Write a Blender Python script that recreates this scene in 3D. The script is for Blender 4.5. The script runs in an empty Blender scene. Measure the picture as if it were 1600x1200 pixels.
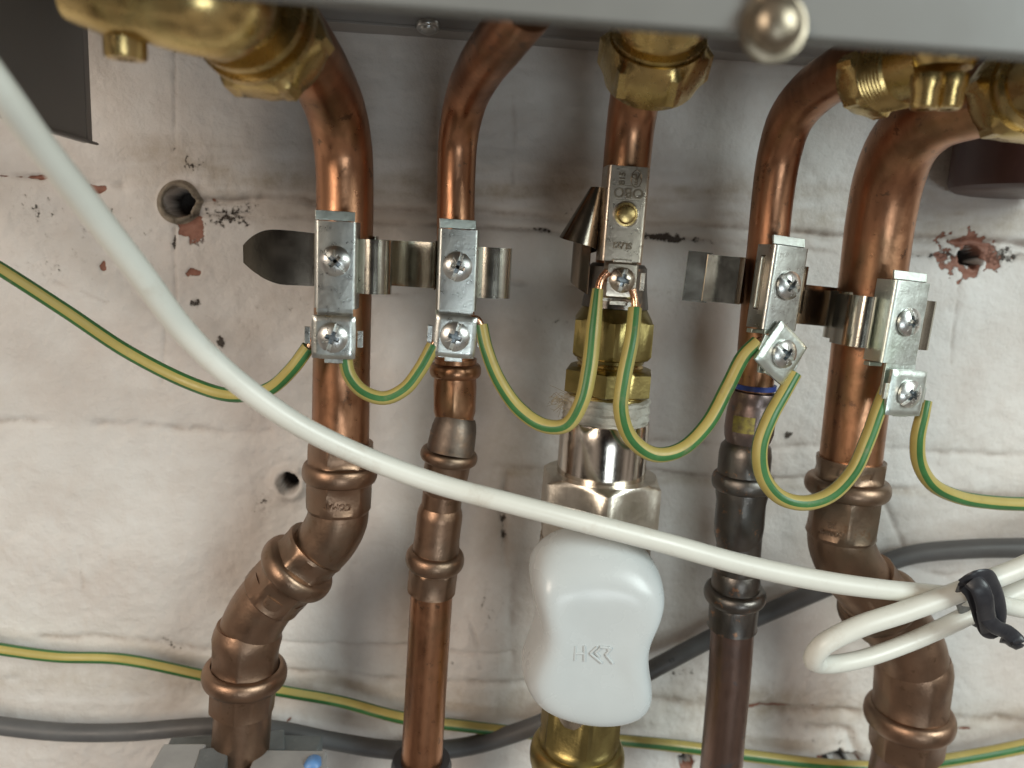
import bpy, bmesh, math, random
import numpy as np
from mathutils import Vector, Matrix, noise as mnoise
random.seed(7)
rad = math.radians
MS = 0.001                      # everything is laid out in millimetres

# ------------------------------------------------------------------ camera
SC = bpy.context.scene
COL = SC.collection
FPX = 1180.0; DCAM = 350.0
yaw, pitch, roll = rad(5.5), rad(10.0), rad(3.0)
FW = Vector((math.sin(yaw)*math.cos(pitch), math.cos(yaw)*math.cos(pitch), -math.sin(pitch)))
R0 = Vector((math.cos(yaw), -math.sin(yaw), 0)); U0 = R0.cross(FW)
RT = R0*math.cos(roll) + U0*math.sin(roll)
UP = U0*math.cos(roll) - R0*math.sin(roll)
CAMP = Vector((0, -DCAM, 0))
cd = bpy.data.cameras.new('camera'); cam = bpy.data.objects.new('camera', cd); COL.objects.link(cam)
m = Matrix.Identity(4)
for i in range(3):
    m[i][0] = RT[i]; m[i][1] = UP[i]; m[i][2] = -FW[i]; m[i][3] = CAMP[i]*MS
cam.matrix_world = m
cd.sensor_width = 36; cd.lens = FPX/1600*36; cd.clip_start = 0.005; cd.clip_end = 50
cd.dof.use_dof = True; cd.dof.focus_distance = 0.288; cd.dof.aperture_fstop = 7.6
SC.camera = cam
SC.view_settings.view_transform = 'Standard'; SC.view_settings.look = 'None'
SC.view_settings.exposure = 0.1; SC.view_settings.gamma = 1.0

# ------------------------------------------------------------------ world and lamps
W = bpy.data.worlds.new('World'); SC.world = W; W.use_nodes = True
wn = W.node_tree.nodes; wl = W.node_tree.links
bg = wn['Background']
tc = wn.new('ShaderNodeTexCoord'); nz = wn.new('ShaderNodeTexNoise'); nz.inputs['Scale'].default_value = 2.2; nz.inputs['Detail'].default_value = 3
rp = wn.new('ShaderNodeValToRGB')
rp.color_ramp.elements[0].position = .38; rp.color_ramp.elements[0].color = (.035, .028, .022, 1)
rp.color_ramp.elements[1].position = .66; rp.color_ramp.elements[1].color = (.62, .54, .465, 1)
wl.new(tc.outputs['Generated'], nz.inputs['Vector']); wl.new(nz.outputs['Fac'], rp.inputs['Fac']); 
# the person standing in front of the wall darkens the middle of the room
sx = wn.new('ShaderNodeVectorMath'); sx.operation = 'DOT_PRODUCT'; sx.inputs[1].default_value = (.06, -.995, -.05)
nrm_ = wn.new('ShaderNodeVectorMath'); nrm_.operation = 'NORMALIZE'; wl.new(tc.outputs['Generated'], nrm_.inputs[0]); wl.new(nrm_.outputs[0], sx.inputs[0])
rp2 = wn.new('ShaderNodeValToRGB'); rp2.color_ramp.elements[0].position = .80; rp2.color_ramp.elements[0].color = (1, 1, 1, 1); rp2.color_ramp.elements[1].position = .93; rp2.color_ramp.elements[1].color = (.10, .09, .085, 1)
wl.new(sx.outputs['Value'], rp2.inputs['Fac'])
mm = wn.new('ShaderNodeMix'); mm.data_type = 'RGBA'; mm.blend_type = 'MULTIPLY'; mm.inputs[0].default_value = 1.0
wl.new(rp.outputs['Color'], mm.inputs[6]); wl.new(rp2.outputs['Color'], mm.inputs[7]); wl.new(mm.outputs[2], bg.inputs['Color'])
bg.inputs['Strength'].default_value = 0.80

def area(name, loc, target, sx, sy, power, col):
    l = bpy.data.lights.new(name, 'AREA'); l.shape = 'RECTANGLE'; l.size = sx*MS; l.size_y = sy*MS
    l.energy = power; l.color = col
    o = bpy.data.objects.new(name, l); COL.objects.link(o)
    o.location = Vector(loc)*MS
    d = (Vector(target) - Vector(loc)).normalized()
    o.rotation_euler = d.to_track_quat('-Z', 'Y').to_euler()
    return o
area('window_light', (980, -1160, 500), (60, 0, -100), 620, 720, 15.5, (.88, 1.0, .98))
area('room_light', (-900, -1150, 330), (-60, 0, -120), 480, 600, 9.2, (1.0, .85, .70))
area('low_fill_light', (260, -1500, -420), (40, 0, -160), 420, 320, 2.6, (.86, .96, 1.0))  # weak cool fill added low in front, its source unseen

# ------------------------------------------------------------------ pixel <-> place
def ray(px, py): return FW*FPX + RT*(px-800) - UP*(py-600)
def P(px, py, off):
    d = ray(px, py); t = (DCAM-off)/d.y
    return CAMP + d*t
def dep(p): return (p-CAMP).dot(FW)
def RW(p, w): return w/2*dep(p)/FPX          # mm radius that reads w pixels wide

# ------------------------------------------------------------------ materials
def rgb(r, g, b): return (r, g, b, 1)
class NT:
    def __init__(s, name):
        s.m = bpy.data.materials.new(name); s.m.use_nodes = True
        s.n = s.m.node_tree.nodes; s.l = s.m.node_tree.links; s.b = s.n['Principled BSDF']
    def new(s, t, **k):
        o = s.n.new(t)
        for a, v in k.items(): setattr(o, a, v)
        return o
    def tex(s, scale, detail=4, rough=.55, vec=None, dist=0):
        o = s.n.new('ShaderNodeTexNoise'); o.inputs['Scale'].default_value = scale; o.inputs['Detail'].default_value = detail
        o.inputs['Roughness'].default_value = rough; o.inputs['Distortion'].default_value = dist
        if vec is None: vec = s.coord()
        s.l.new(vec, o.inputs['Vector']); return o.outputs['Fac']
    def coord(s, scale=None):
        if not hasattr(s, '_c'):
            s._c = s.n.new('ShaderNodeTexCoord').outputs['Object']
        if scale is None: return s._c
        mp = s.n.new('ShaderNodeMapping'); mp.inputs['Scale'].default_value = scale
        s.l.new(s._c, mp.inputs['Vector']); return mp.outputs['Vector']
    def ramp(s, fac, stops):
        o = s.n.new('ShaderNodeValToRGB'); e = o.color_ramp.elements
        while len(e) < len(stops): e.new(.5)
        for i, (p, c) in enumerate(stops):
            e[i].position = p; e[i].color = c if isinstance(c, tuple) else (c, c, c, 1)
        s.l.new(fac, o.inputs['Fac']); return o.outputs['Color']
    def mix(s, fac, a, b, mode='MIX'):
        o = s.n.new('ShaderNodeMix'); o.data_type = 'RGBA'; o.blend_type = mode
        for sock, v in ((0, fac), (6, a), (7, b)):
            if isinstance(v, (int, float)): o.inputs[sock].default_value = v
            elif isinstance(v, tuple): o.inputs[sock].default_value = v
            else: s.l.new(v, o.inputs[sock])
        return o.outputs[2]
    def math(s, op, a, b=0, c=0):
        o = s.n.new('ShaderNodeMath'); o.operation = op
        for i, v in enumerate((a, b, c)):
            if isinstance(v, (int, float)): o.inputs[i].default_value = v
            else: s.l.new(v, o.inputs[i])
        return o.outputs[0]
    def attr(s, name):
        o = s.n.new('ShaderNodeAttribute'); o.attribute_name = name; return o
    def set(s, **k):
        for a, v in k.items():
            a = {'Base': 'Base Color'}.get(a, a)
            if isinstance(v, (int, float, tuple)): s.b.inputs[a].default_value = v
            else: s.l.new(v, s.b.inputs[a])
    def bump(s, h, dist, strength=1, normal=None):
        o = s.n.new('ShaderNodeBump'); o.inputs['Distance'].default_value = dist; o.inputs['Strength'].default_value = strength
        s.l.new(h, o.inputs['Height'])
        if normal is not None: s.l.new(normal, o.inputs['Normal'])
        s.l.new(o.outputs['Normal'], s.b.inputs['Normal']); return o.outputs['Normal']

def metal(name, c1, c2, r1, r2, scale=120, stretch=None, c3=None, bump=0.00008, spots=None, spotcol=None, mscale=900):
    t = NT(name)
    n1 = t.tex(scale, 5, .6, t.coord(stretch) if stretch else None)
    col = t.ramp(n1, [(.32, c1), (.68, c2)])
    if c3:
        n3 = t.tex(scale*.35, 4, .6); col = t.mix(t.ramp(n3, [(.5, 0.), (.68, 1.)]), col, c3)
    n2 = t.tex(scale*2.2, 6, .7)
    rgh = t.ramp(n2, [(.3, r1), (.7, r2)])
    if spots:
        n4 = t.tex(spots, 5, .7); f = t.ramp(n4, [(.60, 0.), (.66, 1.)])
        col = t.mix(f, col, spotcol); 
    t.set(Base=col, Metallic=1.0, Roughness=rgh)
    t.bump(t.math('ADD', t.tex(mscale, 4, .6), t.math('MULTIPLY', t.tex(scale*.6, 3), 1.5)), bump)
    return t.m

M = {}
M['copper'] = metal('copper', rgb(.31, .15, .085), rgb(.58, .30, .17), .25, .42, 80, (1, 1, .18), rgb(.29, .18, .10), spots=160, spotcol=rgb(.24, .14, .09), bump=.00004)
M['copper_dull'] = metal('aged copper', rgb(.25, .165, .115), rgb(.34, .215, .145), .32, .48, 60, (1, 1, .4), rgb(.215, .165, .12), spots=140, spotcol=rgb(.22, .14, .09))
M['copper_grey'] = metal('grey oxidised copper', rgb(.13, .12, .112), rgb(.20, .175, .155), .28, .46, 70, (1, 1, .5), rgb(.115, .12, .118), spots=150, spotcol=rgb(.36, .20, .12))
M['copper_brown'] = metal('browned copper', rgb(.20, .14, .118), rgb(.30, .20, .165), .30, .44, 80, (1, 1, .15), rgb(.20, .17, .17), spots=90, spotcol=rgb(.17, .15, .15))
M['copper_film'] = metal('copper under grey flux film', rgb(.15, .125, .105), rgb(.23, .18, .145), .42, .62, 140, None, rgb(.30, .18, .11))
M['copper_wire'] = metal('bare copper wire', rgb(.80, .42, .26), rgb(.9, .55, .36), .2, .32, 300)
M['brass'] = metal('brass', rgb(.60, .43, .17), rgb(.75, .57, .26), .20, .36, 70, None, rgb(.40, .285, .12), bump=.00004)
M['brass_green'] = metal('dull yellow brass', rgb(.28, .225, .09), rgb(.37, .30, .12), .28, .42, 90, None, rgb(.38, .29, .11))
M['zinc'] = metal('zinc plated steel', rgb(.56, .58, .55), rgb(.70, .72, .68), .24, .38, 110, None, rgb(.50, .51, .49), bump=.00006)
M['zinc_bright'] = metal('bright zinc plated steel', rgb(.72, .78, .74), rgb(.82, .87, .83), .28, .45, 110, None, rgb(.66, .74, .66), bump=.00008)
M['nickel'] = metal('nickel plated steel', rgb(.50, .44, .36), rgb(.62, .55, .46), .24, .36, 110, None, rgb(.42, .36, .29))
M['nickel_worn'] = metal('worn nickel', rgb(.22, .18, .13), rgb(.34, .29, .22), .3, .42, 110)
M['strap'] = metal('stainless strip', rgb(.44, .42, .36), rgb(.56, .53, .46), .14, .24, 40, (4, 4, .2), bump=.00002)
M['strap_dark_refl'] = metal('stainless strip with dark reflection tone', rgb(.20, .17, .14), rgb(.30, .26, .21), .16, .26, 40, (4, 4, .2), bump=.00002)  # darker copy of the strip metal, dark reflections put into its colour
M['chrome'] = metal('chrome plated brass', rgb(.60, .54, .47), rgb(.74, .68, .62), .09, .24, 50, (5, 5, .15), bump=.00002)
M['nickel_rough'] = metal('satin nickel plated brass', rgb(.60, .55, .47), rgb(.74, .69, .61), .28, .42, 120, None, bump=.00008)
M['screw'] = metal('plated screw', rgb(.60, .60, .58), rgb(.72, .72, .70), .26, .36, 200, bump=.00001)

M['slot_lit'] = metal('cut slot', rgb(.78, .80, .78), rgb(.88, .9, .88), .5, .6, 200, bump=.00001)  # unpolished cut, its colour lightened for the light it catches
M['slot_shade'] = metal('driver recess', rgb(.22, .25, .27), rgb(.36, .39, .41), .3, .45, 300, bump=.00001)  # shade inside the cross recess put into a darker metal colour
def plastic(name, c1, c2, rough, scale=60, bump=.00004, bs=700, spec=.5, dirt=None):
    t = NT(name)
    col = t.ramp(t.tex(scale, 5, .6), [(.3, c1), (.7, c2)])
    if dirt: col = t.mix(t.ramp(t.tex(scale*1.7, 6, .7), [(.56, 0.), (.75, .6)]), col, dirt)
    t.set(Base=col, Roughness=t.ramp(t.tex(scale*2, 4), [(.3, rough*.85), (.7, min(1, rough*1.2))]))
    t.b.inputs['Specular IOR Level'].default_value = spec
    t.bump(t.tex(bs, 4, .6), bump); return t.m
M['white_plastic'] = plastic('white plastic', rgb(.53, .565, .575), rgb(.57, .605, .615), .26, 30, .00002)
M['cable_white'] = plastic('white cable sheath', rgb(.70, .70, .64), rgb(.76, .76, .70), .34, 40, .00003, dirt=rgb(.56, .50, .42))
M['cable_grey'] = plastic('grey cable sheath', rgb(.09, .09, .092), rgb(.12, .12, .122), .48, 60, .00006, dirt=rgb(.11, .105, .10))
M['black_plastic'] = plastic('black plastic', rgb(.018, .019, .024), rgb(.03, .031, .038), .36, 200, .00006)
M['grey_paint'] = plastic('grey painted steel', rgb(.160, .163, .157), rgb(.185, .188, .181), .5, 25, .00003)
M['dark_paint'] = plastic('dark grey painted steel', rgb(.19, .185, .175), rgb(.24, .232, .22), .38, 25, .00003)
M['rail_paint'] = plastic('grey steel rail paint', rgb(.27, .255, .24), rgb(.32, .30, .285), .45, 40, .00003)
M['grey_plastic'] = plastic('grey moulded plastic', rgb(.10, .115, .12), rgb(.17, .185, .19), .40, 90, .0001, 300, dirt=rgb(.30, .30, .29))
M['pale_plastic'] = plastic('pale grey plastic', rgb(.30, .30, .30), rgb(.38, .38, .375), .42, 90, .00008, 300)
M['blue_plastic'] = plastic('blue plastic', rgb(.10, .24, .52), rgb(.14, .30, .60), .4)
M['blue_tape'] = plastic('blue band', rgb(.012, .03, .17), rgb(.02, .05, .24), .45)
M['red_plastic'] = plastic('dark red plastic', rgb(.05, .018, .014), rgb(.07, .026, .02), .38, 40)
M['label_yellow'] = plastic('worn yellow label', rgb(.15, .11, .045), rgb(.36, .31, .06), .5, 420, .00008, 500, dirt=rgb(.10, .07, .045))
M['putty'] = plastic('jointing putty', rgb(.33, .30, .25), rgb(.52, .50, .44), .65, 190, .0008, 220, dirt=rgb(.14, .12, .09))
M['hemp'] = plastic('hemp fibre', rgb(.34, .27, .17), rgb(.44, .36, .25), .7, 160)
M['ink'] = plastic('dark ink', rgb(.03, .03, .03), rgb(.05, .05, .05), .5)
M['mortar_plug'] = plastic('grey mortar', rgb(.30, .27, .23), rgb(.42, .385, .335), .9, 140, .0010, 260, dirt=rgb(.2, .16, .13))

def wire_mat():
    t = NT('green and yellow sleeve')
    uv = t.new('ShaderNodeTexCoord').outputs['UV']
    sp = t.new('ShaderNodeSeparateXYZ'); t.l.new(uv, sp.inputs[0])
    wob = t.math('MULTIPLY', t.math('SUBTRACT', t.tex(60, 2), .5), .05)
    fr = t.math('FRACT', t.math('ADD', t.math('MULTIPLY', sp.outputs['X'], 3.0), wob))
    d = t.math('ABSOLUTE', t.math('SUBTRACT', fr, .5))
    f = t.ramp(d, [(.185, 1.), (.215, 0.)])
    ye = t.ramp(t.tex(50, 5, .6), [(.3, rgb(.40, .32, .09)), (.7, rgb(.50, .415, .14))])
    gr = t.ramp(t.tex(90, 5, .6), [(.3, rgb(.03, .125, .035)), (.7, rgb(.055, .19, .055))])
    c = t.mix(f, ye, gr)
    c = t.mix(t.ramp(t.tex(130, 6, .7), [(.58, 0.), (.76, .55)]), c, rgb(.26, .21, .12))
    t.set(Base=c, Roughness=t.ramp(t.tex(90), [(.3, .32), (.7, .5)])); t.bump(t.tex(500, 4), .00005)
    return t.m
M['wire'] = wire_mat()

# ------------------------------------------------------------------ mesh helpers (mm in, metres out)
def link(name, verts, faces, mat, parent=None, uvs=None, sharp=35, bevel=0, seg=2, sub=0, origin=None, local=False):
    me = bpy.data.meshes.new(name)
    base = Vector((0, 0, 0))
    if not local:
        if parent is not None: base = Vector(parent['_base'])
        elif origin is not None: base = Vector(origin)
    vs = [((Vector(v)-base)*MS)[:] for v in verts]
    me.from_pydata(vs, [], faces)
    if uvs is not None:
        ul = me.uv_layers.new(name='UVMap')
        k = 0
        for f in uvs:
            for u in f: ul.data[k].uv = u; k += 1
    bm = bmesh.new(); bm.from_mesh(me)
    if not sub: bmesh.ops.remove_doubles(bm, verts=bm.verts, dist=1e-7)
    bmesh.ops.recalc_face_normals(bm, faces=bm.faces)
    for f in bm.faces: f.smooth = True
    if not bevel and not sub:
        ca = rad(sharp)
        for e in bm.edges:
            if len(e.link_faces) == 2 and e.calc_face_angle(0) > ca: e.smooth = False
    bm.to_mesh(me); bm.free()
    if isinstance(mat, str): mat = M[mat]
    me.materials.append(mat)
    o = bpy.data.objects.new(name, me); COL.objects.link(o)
    if parent is not None:
        o.parent = parent
        ob = Vector(parent['_base']) if '_base' in parent else Vector((0, 0, 0))
        o['_base'] = ob[:]
    elif not local: o.location = base*MS; o['_base'] = base[:]
    else: o['_base'] = (0, 0, 0)
    if bevel:
        b = o.modifiers.new('bevel', 'BEVEL'); b.width = bevel*MS; b.segments = seg; b.limit_method = 'ANGLE'; b.angle_limit = rad(38); b.harden_normals = True
    if sub:
        s = o.modifiers.new('sub', 'SUBSURF'); s.levels = sub; s.render_levels = sub
    return o
def tag(o, label, cat, group=None, kind=None):
    if label: o['label'] = label
    if cat: o['category'] = cat
    if group: o['group'] = group
    if kind: o['kind'] = kind
    return o
def thing(name, label, cat, base, group=None, mat=None):
    o = bpy.data.objects.new(name, None); COL.objects.link(o); o.empty_display_size = .01
    o.location = Vector(base)*MS; o['_base'] = Vector(base)[:]
    if mat is not None:
        o.rotation_euler = mat; o['_base'] = (0, 0, 0)
    return tag(o, label, cat, group)

def catmull(keys, step=2.0):
    """keys: list of tuples (Vector, r). returns dense list"""
    pts = [k[0] for k in keys]; rs = [k[1] for k in keys]; out = []
    n = len(keys)
    for i in range(n-1):
        p1, p2 = pts[i], pts[i+1]
        p0 = pts[i-1] if i else p1*2-p2
        p3 = pts[i+2] if i+2 < n else p2*2-p1
        L = (p2-p1).length; m_ = max(2, int(L/step))
        # centripetal
        t0 = 0; t1 = t0+max(1e-4, (p1-p0).length)**.5; t2 = t1+max(1e-4, L)**.5; t3 = t2+max(1e-4, (p3-p2).length)**.5
        for j in range(m_):
            t = t1+(t2-t1)*j/m_
            A1 = p0*((t1-t)/(t1-t0))+p1*((t-t0)/(t1-t0)); A2 = p1*((t2-t)/(t2-t1))+p2*((t-t1)/(t2-t1)); A3 = p2*((t3-t)/(t3-t2))+p3*((t-t2)/(t3-t2))
            B1 = A1*((t2-t)/(t2-t0))+A2*((t-t0)/(t2-t0)); B2 = A2*((t3-t)/(t3-t1))+A3*((t-t1)/(t3-t1))
            out.append((B1*((t2-t)/(t2-t1))+B2*((t-t1)/(t2-t1)), rs[i]+(rs[i+1]-rs[i])*(j/m_)))
    out.append((pts[-1], rs[-1])); return out

def sweep(*a, **k): return sweep_uv(*a, **k)[:2]
def sweep_uv(keys, n=32, step=2.0, twist=0.0, phase=0.0, smooth=True, flat=None):
    """tube through (Vector, radius) keys; returns verts, faces, uvs"""
    c = catmull(keys, step) if smooth else keys
    V, F, U = [], [], []
    pts = [a for a, b in c]
    T = []
    for i in range(len(c)):
        a = pts[max(0, i-1)]; b = pts[min(len(c)-1, i+1)]; T.append((b-a).normalized())
    nrm = Vector((0, -1, 0)); nrm = (nrm - T[0]*nrm.dot(T[0]))
    if nrm.length < .05: nrm = Vector((1, 0, 0)) - T[0]*T[0].x
    nrm.normalize(); s = 0; S = []
    for i, (p, r) in enumerate(c):
        if i:
            nrm = nrm - T[i]*nrm.dot(T[i]); nrm.normalize(); s += (p-pts[i-1]).length
        S.append(s); bn = T[i].cross(nrm)
        for k in range(n):
            a = 2*math.pi*k/n
            if flat: V.append(p + nrm*(r*flat*math.cos(a)) + bn*(r*math.sin(a)))
            else: V.append(p + nrm*(r*math.cos(a)) + bn*(r*math.sin(a)))
    for i in range(len(c)-1):
        for k in range(n):
            k2 = (k+1) % n
            F.append((i*n+k, i*n+k2, (i+1)*n+k2, (i+1)*n+k))
            u0, u1 = k/n, (k+1)/n
            a0 = phase+twist*S[i]/100; a1 = phase+twist*S[i+1]/100
            U.append(((u0+a0, S[i]/100), (u1+a0, S[i]/100), (u1+a1, S[i+1]/100), (u0+a1, S[i+1]/100)))
    F.append(tuple(range(n-1, -1, -1))); U.append([(.5, 0)]*n)
    e = (len(c)-1)*n; F.append(tuple(range(e, e+n))); U.append([(.5, 0)]*n)
    return V, F, U
def keys(l, off=None):
    out = []
    for k in l:
        p = P(k[0], k[1], k[2]); out.append((p, RW(p, k[3])))
    return out
def join(*parts):
    V, F = [], []
    for p in parts:
        b = len(V); V += list(p[0]); F += [tuple(i+b for i in f) for f in p[1]]
    return V, F
def frame(axis):
    a = axis.normalized(); x = Vector((1, 0, 0)) - a*a.x
    if x.length < .2: x = Vector((0, 0, 1)) - a*a.z
    x.normalize(); return a, x, a.cross(x)
def lathe(p0, p1, prof, n=48, hexph=0, hexn=6):
    """prof: list of (s, r[, hexness]) mm from p0 towards p1"""
    if any(len(q) > 2 for q in prof): n = 72; hexph = round(hexph/(2*math.pi/n))*(2*math.pi/n)
    a, x, y = frame(p1-p0); V, F = [], []
    for q in prof:
        s, r = q[0], q[1]; h = q[2] if len(q) > 2 else 0
        for k in range(n):
            t = 2*math.pi*k/n; rr = r
            if h:
                w = 2*math.pi/hexn; tt = ((t+hexph) % w) - w/2
                rr = r*(1-h) + h*min(r, r*math.cos(w/2)/math.cos(tt)*(1.0))
            V.append(p0 + a*s + x*(rr*math.cos(t)) + y*(rr*math.sin(t)))
    for i in range(len(prof)-1):
        for k in range(n):
            F.append((i*n+k, i*n+(k+1) % n, (i+1)*n+(k+1) % n, (i+1)*n+k))
    F.append(tuple(range(n-1, -1, -1))); e = (len(prof)-1)*n; F.append(tuple(range(e, e+n)))
    return V, F
def bead(s, R, r0, half):
    """rounded bulge centred on s, half = half length"""
    return [(s+half*math.sin(rad(a)), r0+(R-r0)*max(0, math.cos(rad(a)))) for a in range(-90, 91, 15)]
def box(cx, cy, cz, sx, sy, sz):
    V = [Vector((cx+sx/2*a, cy+sy/2*b, cz+sz/2*c)) for a in (-1, 1) for b in (-1, 1) for c in (-1, 1)]
    F = [(0, 1, 3, 2), (4, 6, 7, 5), (0, 4, 5, 1), (2, 3, 7, 6), (0, 2, 6, 4), (1, 5, 7, 3)]
    return V, F
def xf(part, mt): return [mt @ Vector(v) for v in part[0]], part[1]
def solid_poly(pts, nrm, th):
    """extrude a planar/bent polygon strip: pts list of Vector, thickness along nrm"""
    n = len(pts); V = list(pts)+[p+nrm*th for p in pts]
    F = [tuple(range(n)), tuple(range(2*n-1, n-1, -1))]
    for i in range(n): j = (i+1) % n; F.append((i, n+i, n+j, j))
    return V, F
def ribbon(path, z0f, z1f, th):
    """path: list of (x,y) in plan; vertical band between z0f(t), z1f(t); real thickness th"""
    V, F = [], []; n = len(path)
    for i, (x, y) in enumerate(path):
        a = path[max(0, i-1)]; b = path[min(n-1, i+1)]
        tx, ty = b[0]-a[0], b[1]-a[1]; l = math.hypot(tx, ty) or 1; nx, ny = -ty/l, tx/l; t = i/(n-1)
        z0, z1 = z0f(t), z1f(t)
        for sx in (-.5, .5):
            for z in (z0, z1): V.append(Vector((x+nx*th*sx, y+ny*th*sx, z)))
    for i in range(n-1):
        a = i*4; b = a+4
        F += [(a, a+1, b+1, b), (a+2, b+2, b+3, a+3), (a, b, b+2, a+2), (a+1, a+3, b+3, b+1)]
    F += [(0, 2, 3, 1), (4*n-4, 4*n-3, 4*n-1, 4*n-2)]
    return V, F
def spl2(pts, m_=8):
    c = catmull([(Vector((x, y, 0)), 0) for x, y in pts], 1.0)
    return [(p.x, p.y) for p, r in c]
FONT_CACHE = {}
def text_mesh(s, size, depth, offset=0):
    cu = bpy.data.curves.new('lettering', 'FONT'); cu.body = s; cu.size = size; cu.extrude = depth; cu.align_x = 'CENTER'; cu.align_y = 'CENTER'
    cu.offset = offset; cu.bevel_depth = depth*.3; cu.bevel_resolution = 0; cu.resolution_u = 3
    o = bpy.data.objects.new('lettering', cu); COL.objects.link(o)
    dg = bpy.context.evaluated_depsgraph_get(); dg.update()
    me = o.evaluated_get(dg).to_mesh()
    V = [v.co.copy() for v in me.vertices]; F = [tuple(p.vertices) for p in me.polygons]
    o.to_mesh_clear() if False else None
    bpy.data.objects.remove(o); bpy.data.curves.remove(cu)
    return V, F

# ------------------------------------------------------------------ the wall
_rs = np.random.RandomState(3)
_lat = _rs.rand(257, 257)
def vnoise(x, y):
    xi = np.floor(x).astype(int); yi = np.floor(y).astype(int); fx = x-xi; fy = y-yi
    fx = fx*fx*(3-2*fx); fy = fy*fy*(3-2*fy)
    a = _lat[xi % 256, yi % 256]; b = _lat[(xi+1) % 256, yi % 256]; c = _lat[xi % 256, (yi+1) % 256]; d = _lat[(xi+1) % 256, (yi+1) % 256]
    return (a*(1-fx)+b*fx)*(1-fy)+(c*(1-fx)+d*fx)*fy-.5
def fbm(x, y, o=4, g=.5):
    s = 0; a = 1
    for i in range(o): s = s+a*vnoise(x+17.3*i, y+9.1*i); x = x*2.03; y = y*2.03; a *= g
    return s
def segdist(X, Y, pl):
    d = np.full(X.shape, 1e9)
    for (x0, y0), (x1, y1) in zip(pl[:-1], pl[1:]):
        vx, vy = x1-x0, y1-y0; t = np.clip(((X-x0)*vx+(Y-y0)*vy)/(vx*vx+vy*vy), 0, 1)
        d = np.minimum(d, np.hypot(X-x0-t*vx, Y-y0-t*vy))
    return d
def build_wall():
    cs = [P(-120, -60, 0), P(1720, -60, 0), P(-120, 1260, 0), P(1720, 1260, 0)]
    x0 = min(c.x for c in cs); x1 = max(c.x for c in cs); z0 = min(c.z for c in cs); z1 = max(c.z for c in cs)
    def axis(a, b):
        fine = np.arange(a, b, .8)
        lo = a - np.cumsum(1.0*1.22**np.arange(1, 32))[::-1]; hi = fine[-1] + np.cumsum(1.0*1.22**np.arange(1, 32))
        return np.concatenate([lo, fine, hi])
    xs = axis(x0, x1); zs = axis(z0, z1)
    X, Z = np.meshgrid(xs, zs, indexing='ij')
    dx = X; dy = np.full(X.shape, DCAM); dz = Z
    de = dx*FW.x+dy*FW.y+dz*FW.z
    U = 800+FPX*(dx*RT.x+dy*RT.y+dz*RT.z)/de; Vv = 600-FPX*(dx*UP.x+dy*UP.y+dz*UP.z)/de
    inner = (X > x0-40) & (X < x1+40) & (Z > z0-40) & (Z < z1+40)
    U = np.where(inner, U, -5000); Vv = np.where(inner, Vv, -5000)
    patch = np.clip(.5+2.2*fbm(X/45+2, Z/40, 2), 0, 1)
    H = 3.2*fbm(X/75, Z/75, 3)+.8*fbm(X/19+5, Z/17, 3)+(.12+.42*patch)*fbm(X/5.5, Z/5, 4)
    wob = 9*fbm(U/60, Vv/60, 3)
    dirt = np.zeros(X.shape); brick = np.zeros(X.shape)-.2; stain = np.zeros(X.shape)
    groove_shade_grime = np.zeros(X.shape)
    def groove(pl, depth, width, rough=.6, dirtamt=0, dw=14, lip=0):
        nonlocal H, dirt, groove_shade_grime
        d = segdist(U, Vv+wob, pl); mod = np.clip(.7+rough*2.2*fbm(U/40+3, Vv/40, 3), 0, 1.5)
        H = H - 1.9*depth*mod*np.exp(-(d/(width*.85))**2)
        if U.size and depth >= .6: H = H - .75*min(depth, 1.3)*np.exp(-(d/(width*3.2))**2)
        groove_shade_grime = np.maximum(groove_shade_grime, min(1, .35+depth*.45)*np.clip(mod*1.3-.25, 0, 1)*np.exp(-(d/(1.6+width*.30))**2))  # dark tone along the grooves: contact shade painted in, together with grime
        if dirtamt: dirt = np.maximum(dirt, dirtamt*np.exp(-(d/dw)**2)*np.clip(.45+1.5*fbm(U/55+9, Vv/55, 2), 0, 1))
    # courses of brick under the paint
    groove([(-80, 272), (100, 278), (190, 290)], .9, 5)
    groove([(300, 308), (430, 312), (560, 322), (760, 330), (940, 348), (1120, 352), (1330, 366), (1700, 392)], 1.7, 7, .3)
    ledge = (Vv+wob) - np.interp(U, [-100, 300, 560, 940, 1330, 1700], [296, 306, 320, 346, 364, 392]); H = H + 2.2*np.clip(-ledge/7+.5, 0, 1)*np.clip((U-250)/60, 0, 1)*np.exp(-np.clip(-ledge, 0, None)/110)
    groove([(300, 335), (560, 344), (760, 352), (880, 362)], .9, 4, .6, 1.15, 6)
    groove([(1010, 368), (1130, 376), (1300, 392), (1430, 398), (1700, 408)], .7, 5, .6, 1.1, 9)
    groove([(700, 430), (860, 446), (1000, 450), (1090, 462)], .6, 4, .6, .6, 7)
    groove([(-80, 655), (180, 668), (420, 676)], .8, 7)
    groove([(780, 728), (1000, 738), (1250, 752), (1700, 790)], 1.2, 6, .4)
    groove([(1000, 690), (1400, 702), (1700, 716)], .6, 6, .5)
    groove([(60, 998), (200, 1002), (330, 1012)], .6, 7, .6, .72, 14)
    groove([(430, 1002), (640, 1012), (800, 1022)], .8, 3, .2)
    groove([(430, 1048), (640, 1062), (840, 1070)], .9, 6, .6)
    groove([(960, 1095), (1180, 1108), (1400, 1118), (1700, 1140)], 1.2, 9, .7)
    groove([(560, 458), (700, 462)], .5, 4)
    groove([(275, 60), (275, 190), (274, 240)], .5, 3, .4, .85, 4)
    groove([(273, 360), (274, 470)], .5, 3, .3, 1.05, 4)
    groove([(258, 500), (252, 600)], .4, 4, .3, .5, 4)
    groove([(792, 740), (786, 800), (790, 890)], .9, 6, .5, 1.2, 8)
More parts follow.
